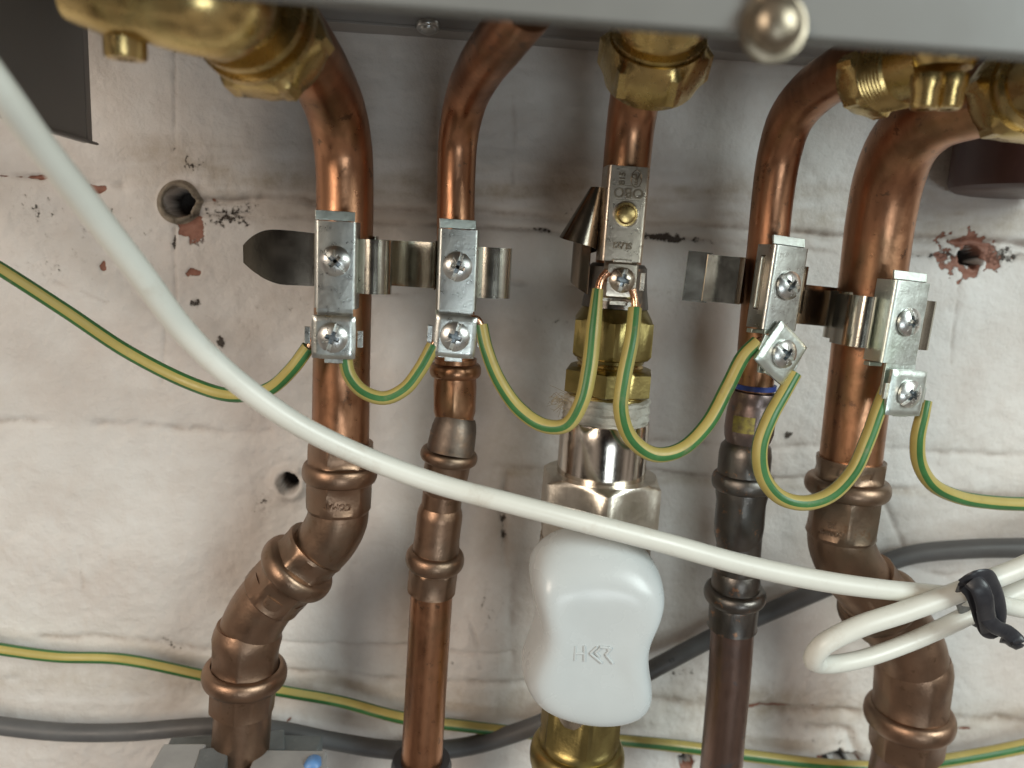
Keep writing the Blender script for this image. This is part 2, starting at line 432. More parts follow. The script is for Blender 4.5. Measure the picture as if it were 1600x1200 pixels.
    groove([(800, 150), (802, 210), (800, 290)], .5, 4)
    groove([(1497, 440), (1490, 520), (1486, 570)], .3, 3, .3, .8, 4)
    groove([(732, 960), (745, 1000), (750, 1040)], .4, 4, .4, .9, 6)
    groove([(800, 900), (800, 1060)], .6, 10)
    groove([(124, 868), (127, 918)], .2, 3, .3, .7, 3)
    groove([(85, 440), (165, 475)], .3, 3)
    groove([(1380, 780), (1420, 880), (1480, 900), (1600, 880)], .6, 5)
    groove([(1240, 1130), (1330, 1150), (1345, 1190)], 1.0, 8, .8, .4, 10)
    # plaster ledge and brush texture of the upper part
    up = np.clip((300-(Vv-.055*(U-700)+wob))/45, 0, 1); H = H+1.8*up
    H = H + .22*up*fbm(X/30, Z/2.8, 3)
    low = np.clip((Vv-1080)/80, 0, 1); H = H+.5*low*fbm(X/4, Z/4, 3)
    right = np.exp(-((U-1200)/170)**2-((Vv-1080)/90)**2); H = H+1.0*right*fbm(X/3.2, Z/3.2, 3)
    rough2 = np.exp(-((U-450)/90)**2-((Vv-735)/90)**2); H = H+1.2*rough2*fbm(X/5+3, Z/5, 3)
    # speckles
    for (a, b, rx, ry, am) in ((60, 330, 60, 50, .55), (70, 420, 60, 40, .5), (300, 258, 22, 18, .8), (360, 335, 60, 28, .85), (410, 785, 20, 26, .72),
                               (1100, 455, 30, 14, .7), (1040, 480, 70, 40, .45), (870, 500, 80, 70, .4), (1560, 400, 40, 25, .9), (880, 330, 80, 20, .4),
                               (1230, 680, 10, 8, 1.1), (940, 1130, 40, 30, .5), (1070, 1040, 60, 40, .55), (590, 930, 120, 100, .25), (710, 870, 30, 60, .3),
                               (180, 400, 320, 160, .34), (450, 480, 200, 90, .36), (700, 1000, 300, 120, .34), (1350, 1150, 260, 60, .4), (180, 545, 300, 200, .22), (1500, 620, 150, 150, .25), (305, 475, 14, 10, 1.0), (345, 535, 8, 12, 1.1), (770, 950, 40, 60, .5), (1260, 640, 160, 200, .26)):
        dirt = np.maximum(dirt, am*np.exp(-((U-a)/rx)**2-((Vv-b)/ry)**2))
    # chipped places where the red brick shows
    def chip(a, b, rx, ry, rot=0, amt=1.0):
        nonlocal brick
        c, s = math.cos(rot), math.sin(rot); u = (U-a)*c+(Vv-b)*s; v = -(U-a)*s+(Vv-b)*c
        brick = np.maximum(brick, amt*1.15*(1.5-np.hypot(u/rx, v/ry))/1.0*.6 + .75*fbm(U/13, Vv/13, 4))
    chip(298, 358, 19, 30, -.15); chip(284, 340, 22, 14); chip(155, 295, 20, 8, .15); chip(163, 417, 5, 12, -.2); chip(307, 427, 13, 7, .1)
    chip(48, 276, 48, 3.2, .03); chip(1514, 398, 54, 36, .1); chip(1508, 425, 16, 20, .2); chip(1536, 392, 30, 16, 0); chip(1068, 1192, 14, 16); chip(1315, 1190, 34, 10)
    chip(332, 312, 7, 5); chip(450, 1128, 3, 8, .7); chip(480, 1150, 30, 3); chip(1200, 1105, 70, 2.5); chip(1480, 1140, 60, 2)
    H = H - .9*np.clip((brick-.35)*2.2, 0, 1)
    stain = np.clip(np.exp(-((U-1190)/80)**2-((Vv-1095)/22)**2)*1.0 + 1.0*np.exp(-((Vv-(292+.06*(U-700)))/46)**2)*np.clip((U-150)/80, 0, 1)*np.clip(.6+1.6*fbm(U/90, Vv/20, 3), 0, 1)
                    + .5*np.exp(-((U-790)/60)**2-((Vv-700)/300)**2) + .6*np.exp(-((Vv-(1090+.04*(U-700)))/24)**2) + .7*np.exp(-((Vv-(742+.05*(U-900)))/8)**2)*(U > 780), 0, 1)
    # screw holes
    def hole(a, b, r, depth, rim=0, rimw=0, ell=1.0, rag=0):
        nonlocal H, brick, dirt
        ang = np.arctan2(Vv-b, U-a); rr = r*(1+rag*(vnoise(ang*2.2+a, ang*0+b)*1.8)); d = np.hypot(U-a, (Vv-b)*ell)
        H = H - depth*np.clip((rr-d)/3.2+.5, 0, 1)
        if rim: H = H + rim*np.exp(-((d-r-rimw)/rimw)**2)
        dirt = np.where(d < rr*1.0, -1, dirt); brick = np.where(d < rr*.95, -.2, brick)
        return d
    hole_shade = np.zeros(X.shape)
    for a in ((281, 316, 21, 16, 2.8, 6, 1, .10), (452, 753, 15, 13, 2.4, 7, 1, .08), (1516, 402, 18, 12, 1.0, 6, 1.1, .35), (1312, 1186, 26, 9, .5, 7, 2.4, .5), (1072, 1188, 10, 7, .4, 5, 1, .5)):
        d = hole(*a); hole_shade = np.maximum(hole_shade, np.clip((a[2]*1.02-d)/2, 0, 1))
    dd = np.hypot(U-281, Vv-316); plug = np.clip(1-np.abs(dd-29)/8, 0, 1)*1.6
    verts = np.stack([X, -H, Z], -1).reshape(-1, 3)*MS
    nx, nz_ = X.shape; idx = np.arange(nx*nz_).reshape(nx, nz_)
    F = np.stack([idx[:-1, :-1], idx[1:, :-1], idx[1:, 1:], idx[:-1, 1:]], -1).reshape(-1, 4)
    me = bpy.data.meshes.new('brick_wall'); me.vertices.add(len(verts)); me.vertices.foreach_set('co', verts.ravel())
    me.loops.add(F.size); me.loops.foreach_set('vertex_index', F.ravel().astype(np.int32))
    me.polygons.add(len(F)); me.polygons.foreach_set('loop_start', (np.arange(len(F))*4).astype(np.int32)); me.polygons.foreach_set('loop_total', np.full(len(F), 4, np.int32))
    me.update(); me.validate(); me.polygons.foreach_set('use_smooth', np.ones(len(F), bool))
    for nm, ar in (('dirt', dirt), ('brick', brick), ('stain', stain), ('groove_shade_grime', groove_shade_grime), ('hole', hole_shade), ('plug', plug)):
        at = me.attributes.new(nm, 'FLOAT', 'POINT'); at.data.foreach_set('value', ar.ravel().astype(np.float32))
    o = bpy.data.objects.new('brick_wall', me); COL.objects.link(o)
    tag(o, 'old brick wall under chipped white paint behind all the pipes', 'wall')
    t = NT('old white paint on brick')
    base = t.ramp(t.tex(14, 6, .6), [(.30, rgb(.63, .57, .53)), (.50, rgb(.725, .695, .665)), (.70, rgb(.78, .765, .745))])
    base = t.mix(t.ramp(t.tex(45, 6, .65), [(.45, 0.), (.75, .45)]), base, rgb(.60, .535, .485))
    base = t.mix(t.math('MULTIPLY', t.attr('stain').outputs['Fac'], t.ramp(t.tex(110, 6, .7), [(.3, .15), (.7, 1.)])), base, rgb(.44, .37, .29))
    base = t.mix(t.math('MULTIPLY', t.attr('groove_shade_grime').outputs['Fac'], t.ramp(t.tex(160, 5, .7), [(.35, .15), (.6, .75)])), base, rgb(.25, .18, .135))
    hf = t.tex(750, 5, .75); mf = t.tex(300, 6, .72)
    spk = t.math('ADD', t.math('MULTIPLY', t.attr('dirt').outputs['Fac'], .42), t.math('MULTIPLY', mf, 1.0))
    spm = t.ramp(t.math('ADD', spk, t.math('MULTIPLY', hf, .25)), [(.94, 0.), (1.0, 1.)])
    spm2 = t.ramp(spk, [(.70, 0.), (.95, .5)])
    base = t.mix(spm2, base, rgb(.34, .29, .24)); base = t.mix(spm, base, rgb(.07, .055, .045))
    br = t.ramp(t.math('ADD', t.attr('brick').outputs['Fac'], t.math('MULTIPLY', t.math('SUBTRACT', mf, .5), .55)), [(.50, 0.), (.55, 1.)])
    red = t.ramp(t.tex(160, 6, .7), [(.3, rgb(.20, .085, .055)), (.6, rgb(.33, .155, .11)), (.75, rgb(.42, .27, .21))])
    base = t.mix(br, base, red)
    base = t.mix(t.ramp(t.attr('plug').outputs['Fac'], [(.35, 0.), (.6, 1.)]), base, t.ramp(t.tex(200, 5, .7), [(.3, rgb(.12, .095, .07)), (.65, rgb(.34, .29, .225))]))
    base = t.mix(t.attr('hole').outputs['Fac'], base, rgb(.03, .025, .022))  # shade of the unlit hole interiors painted in as near black
    t.set(Base=base, Roughness=t.ramp(t.tex(70), [(.3, .42), (.7, .68)]))
    t.b.inputs['Specular IOR Level'].default_value = .35
    n1 = t.bump(t.math('ADD', t.tex(330, 6, .7), t.math('MULTIPLY', t.tex(70, 4, .6), 1.8)), .0006)
    t.bump(t.math('ADD', t.math('MULTIPLY', spm, -1.0), t.math('MULTIPLY', br, -.8)), .0006, 1, n1)
    me.materials.append(t.m)
build_wall()

# ------------------------------------------------------------------ boiler
def boiler():
    e0, e1 = P(-700, -86, 190), P(2300, 150, 205)
    e0 = P(250, -20, 195); e1 = P(1600, 86, 205); d = (e1-e0); e0 = e0-d*1.0; e1 = e1+d*.8
    base = (e0+e1)/2
    b = thing('boiler', 'grey painted boiler casing across the top, its lower edge out of focus', 'boiler', base)
    prof = [(0, 0), (0, 1.2), (5, 1.2), (5, 3), (130, 3), (130, 1.8), (6.2, 1.8), (6.2, 0)]
    up = Vector((0, 0, 1)); dd = (e1-e0).normalized(); out = dd.cross(up).normalized()    # towards the camera
    if out.y > 0: out = -out
    def ext(pts):
        V = [e + up*a[1] + out*a[0] for e in (e0, e1) for a in pts]; n = len(pts)
        F = [tuple(range(n)), tuple(range(2*n-1, n-1, -1))]+[(i, n+i, n+(i+1) % n, (i+1) % n) for i in range(n)]
        return V, F
    # front panel: returned lip below, tall face above
    fp = ext([(0, 0), (0, 150), (-1.5, 150), (-1.5, 1.5), (-5, 1.5), (-5, 0)])
    link('front_panel', *fp, 'grey_paint', b, bevel=.9, seg=3)
    bt = ext([(-3, 60), (-3, 62), (-178, 62), (-178, 60)]); link('bottom_plate', *bt, 'dark_paint', b)
    bp = ext([(-178, -6), (-178, 150), (-180, 150), (-180, -6)])
    # panel screw
    c = P(1208, 42, 203); ax = Vector((0, -1, 0))
    s = lathe(c-ax*1, c+ax*6, [(0, 6.4), (1.6, 6.4), (1.9, 5.2), (3.2, 5.0), (4.6, 4.0), (5.4, 2.4), (5.7, .1)], 32)
    link('panel_screw', *s, 'nickel_worn', b)
    s2 = lathe(P(1212, -12, 203)-ax, P(1212, -12, 203)+ax*5, [(0, 4.2), (2, 4.0), (3, 2.6), (3.4, .1)], 24)
    link('panel_screw', *s2, 'nickel_worn', b)
    return b
boiler()
def rail():
    a, b_ = P(512, 41, 9), P(1130, 87, 9); d = b_-a; a = a-d*.6; b_ = b_+d*.6
    base = (a+b_)/2
    t = thing('mounting_rail', 'grey steel rail on the wall behind the boiler edge, one screw below it', 'rail', base)
    dy = Vector((0, 1, 0)); up = Vector((0, 0, 1))
    pts = [(0, 0), (0, 1.4), (12, 1.4), (12, 40), (13.4, 40), (13.4, 0)]
    V = [e + dy*(p[0]-6) + up*p[1] for e in (a, b_) for p in pts]; n = 6
    F = [tuple(range(n)), tuple(range(2*n-1, n-1, -1))]+[(i, n+i, n+(i+1) % n, (i+1) % n) for i in range(n)]
    link('rail_profile', V, F, 'rail_paint', t, bevel=.4)
    # front web rising from the lip
    V2 = [e + dy*(p[0]-6) + up*p[1] for e in (a, b_) for p in ((0.2, 1.4), (0.2, 22), (1.4, 22), (1.4, 1.4))]
    F2 = [(0, 1, 2, 3), (7, 6, 5, 4)]+[(i, 4+i, 4+(i+1) % 4, (i+1) % 4) for i in range(4)]
    link('rail_web', V2, F2, 'rail_paint', t)
    c = P(669, 42, 15); dn = Vector((.05, -.25, -1)).normalized()
    s = lathe(c-dn*1, c+dn*6, [(0, 2.2), (.2, 5.0), (1.4, 5.0), (2.0, 4.6), (2.2, 3.6), (3.0, 3.2), (3.6, 1.4), (3.7, .1)], 28)
    link('screw', *s, 'screw', t)
rail()
def side_panel():
    a = P(137, 224, 62); b_ = P(-90, 158, 140); up = Vector((0, 0, 1))
    b_.z = a.z
    t = thing('side_casing', 'dark grey flat steel casing in the upper left corner above the white cable', 'casing', a)
    n = (b_-a).cross(up).normalized()
    if n.y > 0: n = -n
    link('casing_panel', *solid_poly([a, b_, b_+up*150, a+up*150], -n, 1.6), 'dark_paint', t, bevel=.5)
    dx = (a-b_).normalized()
    back = Vector((.12, 1, 0)).normalized()
    link('casing_flange', *solid_poly([a+up*.5, a+up*.5+dx*4.0, a+up*150+dx*4.0, a+up*150], -n, 1.0), 'rail_paint', t, bevel=.2)
    link('casing_return', *solid_poly([a, b_, b_+back*7, a+back*7], up, 1.2), 'dark_paint', t, bevel=.3)
side_panel()
def red_cap():
    c = P(1604, 304, 30); c2 = c+Vector((0, 0, 60)); r = RW(c, 222)
    o = link('red_boss', *lathe(c, c2, [(0, r*.80), (.6, r*.90), (2.0, r*.97), (4.5, r), (30, r), (60, r)], 64), 'red_plastic', origin=c)
    tag(o, 'dark red-brown round plastic boss against the wall behind the last pipe bend', 'boss')
red_cap()

# ------------------------------------------------------------------ pipes and their fittings
def sock(a, b, prof, n=64, hexph=0.0, rscale=1.0):
    """a,b: (px,py,off) axis ends; prof: (t 0..1, width px[, hexness]) -> lathe"""
    p0, p1 = P(*a), P(*b); L = (p1-p0).length; out = []
    for q in prof:
        c = p0.lerp(p1, q[0]); out.append((q[0]*L, RW(c, q[1])) + tuple(q[2:]))
    return lathe(p0, p1, out, n, hexph)
def rbead(t, w, w0, ht):
    return [(t+ht*math.sin(rad(a)), w0+(w-w0)*max(0, math.cos(rad(a)))**.8) for a in range(-90, 91, 15)]
G_PIPE = 'copper pipes dropping from the boiler'
def emboss(parent, lines, size, at, axis_to, off, w, mat, flip=True, depth=.14):
    """raised lettering wrapped on a round socket centred on pixel 'at'"""
    c = P(at[0], at[1], off); r = RW(c, w); ax = (P(*axis_to)-c).normalized()
    tw = (CAMP-c); tw = (tw-ax*tw.dot(ax)).normalized(); sd = ax.cross(tw)
    allp = []
    for (s, dz, ang0) in lines:
        V, F = text_mesh(s, size, depth)
        VV = []
        for v in V:
            x, y, z = v
            if not flip: x, y = -x, -y
            a = x/r + ang0; rr = r + z*1.0
            VV.append(c + ax*(y+dz) + tw*(rr*math.cos(a)) + sd*(rr*math.sin(a)))
        allp.append((VV, F))
    link('embossed_mark', *join(*allp), mat, parent, sharp=30)

def pipe_a():
    base = P(375, 1230, 48)
    t = thing('copper_pipe', 'thick copper pipe furthest left, stepping left through two pressed elbows', 'pipe', base, G_PIPE)
    up = keys([(531, 745, 55, 88), (532, 700, 55, 88), (534, 560, 55, 88), (537, 420, 55, 88), (539, 300, 55, 88), (536, 230, 57, 90), (524, 170, 66, 93), (500, 116, 80, 98), (468, 66, 98, 106), (436, 20, 116, 112)])
    link('upper_tube', *sweep(up, 56, 2.5), 'copper', t)
    # elbow one
    s1 = sock((533, 690, 55), (529, 800, 55), [(0, 90), (.0, 99), (.05, 101, .5), (.20, 101, .8), (.27, 100, .4)] + rbead(.42, 116, 100, .13) + [(.58, 101, .3), (.66, 101, .8), (.82, 101, .6), (.92, 99), (1.0, 90)], hexph=.3)
    bend = sweep(keys([(530, 780, 55, 92), (527, 812, 55, 94), (512, 842, 54, 93), (488, 868, 52, 90), (470, 884, 52, 88)]), 56, 1.5)
    s2 = sock((497, 853, 53), (421, 934, 50), [(0, 92), (.0, 99), (.04, 102), (.18, 102, .9), (.28, 102, .5)] + rbead(.42, 124, 102, .13) + [(.57, 103, .3), (.66, 103, .9), (.85, 103, .7), (.95, 100), (1.0, 92)], hexph=.0)
    link('elbow', *join(s1, bend), 'copper_dull', t)
    b2 = sweep(keys([(440, 914, 51, 94), (412, 945, 50, 94), (392, 982, 49, 94), (385, 1020, 48, 94)]), 56, 1.5)
    s3 = sock((388, 975, 49), (379, 1104, 48), [(0, 93), (.08, 101), (.16, 105), (.30, 105, .5), (.44, 103, .7), (.50, 104, .2)] + rbead(.59, 128, 104, .11) + [(.72, 104, .2), (.76, 104, .8), (.96, 103, .8), (1.0, 101, .5), (1.0, 89)], hexph=.55)
    link('elbow', *join(s2, b2, s3), 'copper_dull', t)
    link('lower_tube', *sweep(keys([(381, 1085, 48, 87), (378, 1140, 48, 87), (373, 1200, 48, 87), (366, 1290, 48, 87)]), 56, 2.5), 'copper_dull', t)
    emboss(t, [('COMAP', 0, 0.0)], 3.2, (528, 776), (526, 800, 55), 55, 101, 'copper_dull')
    emboss(t, [('22', 0, .2)], 3.0, (385, 1026), (384, 1050, 48), 48, 104, 'copper_dull')
    return t
pipe_a()

def pipe_b():
    base = P(660, 1230, 44)
    t = thing('copper_pipe', 'thin bright copper pipe second from the left, jogging slightly left halfway down', 'pipe', base, G_PIPE)
    up = keys([(711, 600, 55, 58), (712, 480, 55, 59), (712, 350, 55, 59), (713, 270, 55, 60), (716, 215, 57, 62), (727, 160, 66, 66), (748, 112, 84, 74), (785, 60, 108, 84), (828, 5, 130, 90)])
    link('upper_tube', *sweep(up, 48, 2.5), 'copper', t)
    s1 = sock((712, 560, 55), (710, 660, 55), [(0, 60), (0, 66)] + rbead(.18, 81, 66, .11) + [(.32, 66), (.42, 69, .2), (.70, 70, .5), (.82, 67, .2), (.92, 60), (1, 58)], hexph=.4)
    b = sweep(keys([(711, 640, 55, 58), (709, 672, 56, 62), (703, 700, 57, 66), (699, 725, 57, 66)]), 44, 1.5)
    link('elbow', *join(s1, b), 'copper', t)
    link('joint_sleeve', *sock((713, 652, 56), (703, 708, 58), [(0, 60), (.10, 65), (.30, 70), (.55, 72), (.8, 74), (1, 74)]), 'copper_film', t)
    s2 = sock((708, 672, 57), (692, 770, 56), [(0, 60), (.05, 70), (.22, 72, .3), (.30, 73)] + rbead(.40, 90, 73, .10) + [(.52, 72), (.8, 71, .3), (.95, 66), (1, 60)], hexph=.2)
    b2 = sweep(keys([(695, 745, 56, 62), (690, 785, 55, 62), (685, 830, 54, 63)]), 44, 1.5)
    s3 = sock((689, 790, 55), (674, 922, 52), [(0, 62), (.06, 69), (.12, 71), (.40, 71, .4), (.46, 72)] + rbead(.62, 92, 72, .10) + [(.73, 75, .1), (.76, 77, .4), (.97, 76, .5), (1, 75), (1, 64)], hexph=.1)
    link('elbow', *join(s2, b2, s3), 'copper_dull', t)
    link('lower_tube', *sweep(keys([(676, 900, 52, 66), (670, 1000, 51, 65), (664, 1100, 49, 64), (659, 1190, 48, 64), (654, 1290, 46, 64)]), 48, 2.5), 'copper', t)
    link('floor_collar', *sock((659, 1186, 47), (657, 1230, 47), [(0, 66), (0, 88), (.2, 94), (1, 94), (1, 66)]), 'black_plastic', t)
pipe_b()

def pipe_d():
    base = P(1120, 1230, 44)
    t = thing('copper_pipe', 'thin tarnished pipe right of the white lever, dark grey-brown with a blue ring', 'pipe', base, G_PIPE)
    up = keys([(1177, 620, 55, 58), (1187, 500, 55, 60), (1200, 380, 56, 62), (1207, 310, 57, 63), (1218, 240, 60, 66), (1236, 185, 68, 70), (1274, 140, 82, 76), (1330, 105, 100, 84), (1395, 78, 116, 88)])
    link('upper_tube', *sweep(up, 48, 2.5), 'copper', t)
    r1 = sock((1179.6, 600, 55), (1178.8, 607.5, 55), [(0, 60), (0, 65.5), (1, 65.5), (1, 60)]); link('ring', *r1, 'blue_tape', t)
    s1 = sock((1179, 610, 55), (1165, 705, 55), [(0, 60), (.02, 70), (.10, 73), (.16, 70), (.24, 71), (.34, 76, .3), (.66, 77, .4), (.76, 72), (.86, 65), (1, 62)], hexph=.4)
    s2 = sock((1166, 690, 55), (1152, 850, 55), [(0, 64), (.04, 76), (.12, 80), (.24, 80)] + rbead(.38, 95, 80, .08) + [(.50, 80), (.58, 79, .4), (.80, 79, .3), (.90, 73), (1, 64)], hexph=.2)
    link('coupling', *join(s1), 'copper_brown', t)
    b2 = sweep(keys([(1157, 820, 55, 68), (1153, 870, 54, 68), (1149, 910, 53, 67)]), 44, 1.5)
    s3 = sock((1151, 890, 54), (1144, 978, 52), [(0, 66), (.06, 72), (.2, 74)] + rbead(.42, 95, 74, .13) + [(.58, 75), (.62, 78, .3), (.96, 77, .4), (1, 76), (1, 64)])
    link('coupling', *join(s2, b2, s3), 'copper_grey', t)
    link('lower_tube', *sweep(keys([(1146, 955, 52, 66), (1140, 1050, 51, 65), (1131, 1150, 50, 64), (1120, 1280, 48, 64)]), 48, 2.5), 'copper_brown', t)
    # yellow worn label wrapped on the coupling
    c = P(1171, 650, 55); c2 = P(1169, 670, 55); a, x, y = frame(c2-c); r = RW(c, 78.5)
    tw = (CAMP-c); tw = (tw-a*tw.dot(a)).normalized(); sd = a.cross(tw); V = []; F = []; N = 14
    L = (c2-c).length*1.25
    for j, rr in enumerate((r, r+.15)):
        for i in range(N+1):
            an = -.62+.85*i/N
            for s in (-.2*L, .8*L): V.append(c+a*s+tw*(rr*math.cos(an))-sd*(rr*math.sin(an)))
    k = 2*(N+1)
    for i in range(N):
        F += [(2*i, 2*i+1, 2*i+3, 2*i+2), (k+2*i, k+2*i+2, k+2*i+3, k+2*i+1), (2*i, 2*i+2, k+2*i+2, k+2*i), (2*i+1, k+2*i+1, k+2*i+3, 2*i+3)]
    link('label_patch', V, F, 'label_yellow', t)
pipe_d()

def pipe_e():
    base = P(1400, 1230, 44)
    t = thing('copper_pipe', 'thick copper pipe furthest right, stepping right through two pressed elbows', 'pipe', base, G_PIPE)
    up = keys([(1326, 745, 54, 92), (1332, 690, 54, 92), (1350, 540, 54, 95), (1364, 430, 55, 98), (1376, 340, 57, 101), (1390, 275, 62, 104), (1415, 220, 72, 106), (1462, 180, 86, 108), (1530, 158, 100, 112), (1640, 130, 120, 116)])
    link('upper_tube', *sweep(up, 56, 2.5), 'copper', t)
    s1 = sock((1330, 716, 54), (1312, 842, 54), [(0, 93), (0, 102), (.04, 106, .3), (.16, 106, .8), (.22, 106, .3)] + rbead(.34, 127, 105, .11) + [(.47, 107, .3), (.55, 108, .8), (.84, 107, .6), (.93, 104), (1, 94)], hexph=.2)
    b1 = sweep(keys([(1314, 815, 54, 98), (1314, 848, 54, 98), (1327, 882, 53, 97), (1352, 915, 52, 94), (1375, 940, 51, 92)]), 56, 1.5)
    link('elbow', *join(s1, b1), 'copper_dull', t)
    s2 = sock((1346, 900, 52), (1390, 968, 49), [(0, 94), (0, 99), (.05, 103, .4), (.3, 104, .8), (.38, 104, .3)] + rbead(.58, 126, 103, .16) + [(.78, 105), (1.0, 104)], hexph=.1)
    b2 = sweep(keys([(1378, 946, 50, 101), (1402, 978, 48, 103), (1421, 1012, 47, 104), (1428, 1050, 46, 103)]), 56, 1.5)
    s3 = sock((1430, 1020, 46), (1415, 1172, 45), [(0, 98), (.06, 106), (.14, 111), (.30, 110, .4), (.48, 108, .5), (.53, 109)] + rbead(.64, 131, 109, .10) + [(.75, 108), (.79, 109, .6), (.96, 107, .8), (1, 105, .5), (1, 92)], hexph=.45)
    link('elbow', *join(s2, b2, s3), 'copper_dull', t)
    link('lower_tube', *sweep(keys([(1418, 1150, 45, 92), (1408, 1200, 45, 90), (1393, 1290, 44, 90)]), 56, 2.5), 'copper_brown', t)
    emboss(t, [('22', 0, .25), ('COMAP', 3.4, .25)], 3.0, (1314, 805), (1312, 842, 54), 54, 108, 'copper_dull')
pipe_e()

# ------------------------------------------------------------------ middle pipe and its valve
CY = lambda y: 984-(y-200)*.0842
def cl(prof, y0, y1, off0, off1=None, hexph=0, n=64):
    return sock((CY(y0), y0, off0), (CY(y1), y1, off1 if off1 is not None else off0), prof, n, hexph)
def pipe_c():
    base = P(CY(600), 600, 60)
    t = thing('copper_pipe', 'short straight middle copper pipe ending in yellow brass compression nuts', 'pipe', base, G_PIPE)
    link('upper_tube', *sweep(keys([(CY(560), 560, 60, 70), (CY(350), 350, 60, 72), (985, 200, 63, 75), (992, 155, 68, 79), (1008, 100, 80, 84), (1026, 20, 96, 88)]), 48, 2.5), 'copper', t)
    link('compression_nut', *cl([(0, 80), (.34, 88), (.38, 98), (.46, 112), (.5, 124, .3), (.52, 137, 1), (.84, 137, 1), (.88, 126, .5), (.90, 106), (.93, 104), (.93, 92), (1, 92)], 418, 575, 60, hexph=.35), 'brass_green', t)
    link('neck', *cl([(0, 72), (0, 80), (.08, 90), (.5, 94), (.8, 100), (1, 104)], 412, 480, 60), 'copper_grey', t)
    link('thread', *cl([(0, 90), (.06, 100), (.20, 106), (.24, 96), (.32, 106), (.40, 96), (.5, 104), (.6, 96), (1, 96)], 540, 600, 60), 'brass', t)
    link('adaptor_nut', *cl([(0, 96), (0, 126, .2), (.08, 148, 1), (.70, 148, 1), (.76, 134, .8), (.78, 122), (1.0, 122)], 573, 626, 60, hexph=.3), 'brass_green', t)
    th = [(0, 116)]
    for i in range(5): th += [(.1+i*.18, 124), (.19+i*.18, 116)]
    link('thread', *cl(th, 612, 640, 60), 'brass', t)
pipe_c()
def valve():
    base = P(CY(1000), 1000, 60)
    t = thing('isolation_valve', 'chrome and brass shut-off valve with a waisted white lever under the middle pipe', 'valve', base)
    # putty wrapped thread with irregular windings
    V, F = cl([(0, 118)]+[(.08+i*.09, 132+3*math.sin(i*2.1)) for i in range(10)]+[(1, 130)], 617, 662, 60)
    V = [v+Vector((mnoise.noise(v*.35), mnoise.noise(v*.35+Vector((9, 0, 0))), mnoise.noise(v*.3+Vector((0, 7, 0)))))*.8 for v in V]
    link('putty_seal', V, F, 'putty', t)
    fib = []
    for i in range(26):
        p = P(CY(630)-62+random.uniform(-4, 4), 626+random.uniform(-6, 14), 60+random.uniform(-4, 8)); ks = [(p+Vector((4, 0, 0)), .11)]
        for j in range(4):
            p = p+Vector((-random.uniform(.4, 2.4), random.uniform(-1.5, 1.0), random.uniform(-1.8, 1.9)+(.4 if j < 2 else -.6))); ks.append((p, .09))
        fib.append(sweep(ks, 5, 1.0)[:2])
    link('hemp_strands', *join(*fib), 'hemp', t)
    link('union_sleeve', *cl([(0, 120), (0, 135), (.02, 137), (.30, 138), (.36, 138), (.98, 137), (1, 134)], 655, 752, 60), 'chrome', t)
    link('hex_nut', *cl([(0, 130), (.0, 172, .0), (.04, 186, .45), (.08, 199, 1), (.84, 199, 1), (.93, 190, .8), (1.0, 168, .1), (1, 150)], 738, 838, 60, hexph=rad(25), n=96), 'nickel_rough', t)
    link('valve_body', *cl([(0, 150), (.02, 172), (.22, 175), (.3, 170), (.5, 150), (.8, 130), (1, 100)], 832, 1112, 60), 'nickel', t)
    link('tail_nut', *cl([(0, 118, .3), (.03, 130, 1), (.46, 130, 1), (.50, 126, .4), (.54, 124)] + rbead(.76, 148, 124, .18) + [(1.0, 138), (1.1, 140, 1), (1.5, 140, 1)], 1092, 1206, 58, hexph=.5), 'brass_green', t)
    # stem and lever
    link('lever_stem', *lathe(P(930, 990, 66), P(930, 990, 84), [(0, 9), (8, 8), (8, 6), (17, 6)], 32), 'chrome', t)
    out = [(940, 838), (984, 847), (1020, 872), (1040, 902), (1046, 930), (1038, 960), (1022, 990), (1016, 1020), (1019, 1052), (1026, 1085), (1017, 1112), (986, 1129), (935, 1134), (880, 1124), (838, 1106), (817, 1076), (819, 1046), (833, 1016), (843, 985), (838, 950), (830, 914), (834, 883), (858, 857), (896, 842)]
    cx, cy = 930, 1000; V = []; F = []; n = len(out)
    # (scale x, scale y, dy, off, blend-to-front)
    layers = [(.80, .82, 0, 76), (.93, .94, 0, 77.5), (.985, .985, 0, 81), (1, 1, 0, 86), (.985, .985, 2, 92), (.95, .955, 5, 97), (.88, .895, 8, 100.5), (.77, .80, 10, 102.3), (.60, .66, 8, 102.8), (.40, .45, 4, 102.2), (.2, .22, 2, 101.9)]
    for (sx, sy, dy, off) in layers:
        for (a, b) in out:
            f = max(0, (cy-(cy+(b-cy)*sy+dy))/160.0); o2 = off - (off-81)*.9*max(0, f-.55)*(1.0 if off > 84 else 0)
            q = (DCAM-off)/(DCAM-86)
            # positions are taken on the outline plane and then moved out to their own depth
            p = P(cx+(a-cx)*sx, cy+(b-cy)*sy+dy, 96); p = Vector((p.x, -o2, p.z))
            V.append(p)
    for i in range(len(layers)-1):
        for k in range(n): F.append((i*n+k, i*n+(k+1) % n, (i+1)*n+(k+1) % n, (i+1)*n+k))
    cp = P(cx, cy+2, 96); V.append(Vector((cp.x, -101.8, cp.z))); c_ = len(V)-1; e = (len(layers)-1)*n
    for k in range(n): F.append((e+k, e+(k+1) % n, c_))
    V.append(Vector((cp.x, -76, cp.z))); c_ = len(V)-1
    for k in range(n): F.append((k, c_, (k+1) % n))
    lev = link('lever', V, F, 'white_plastic', t, sub=2)
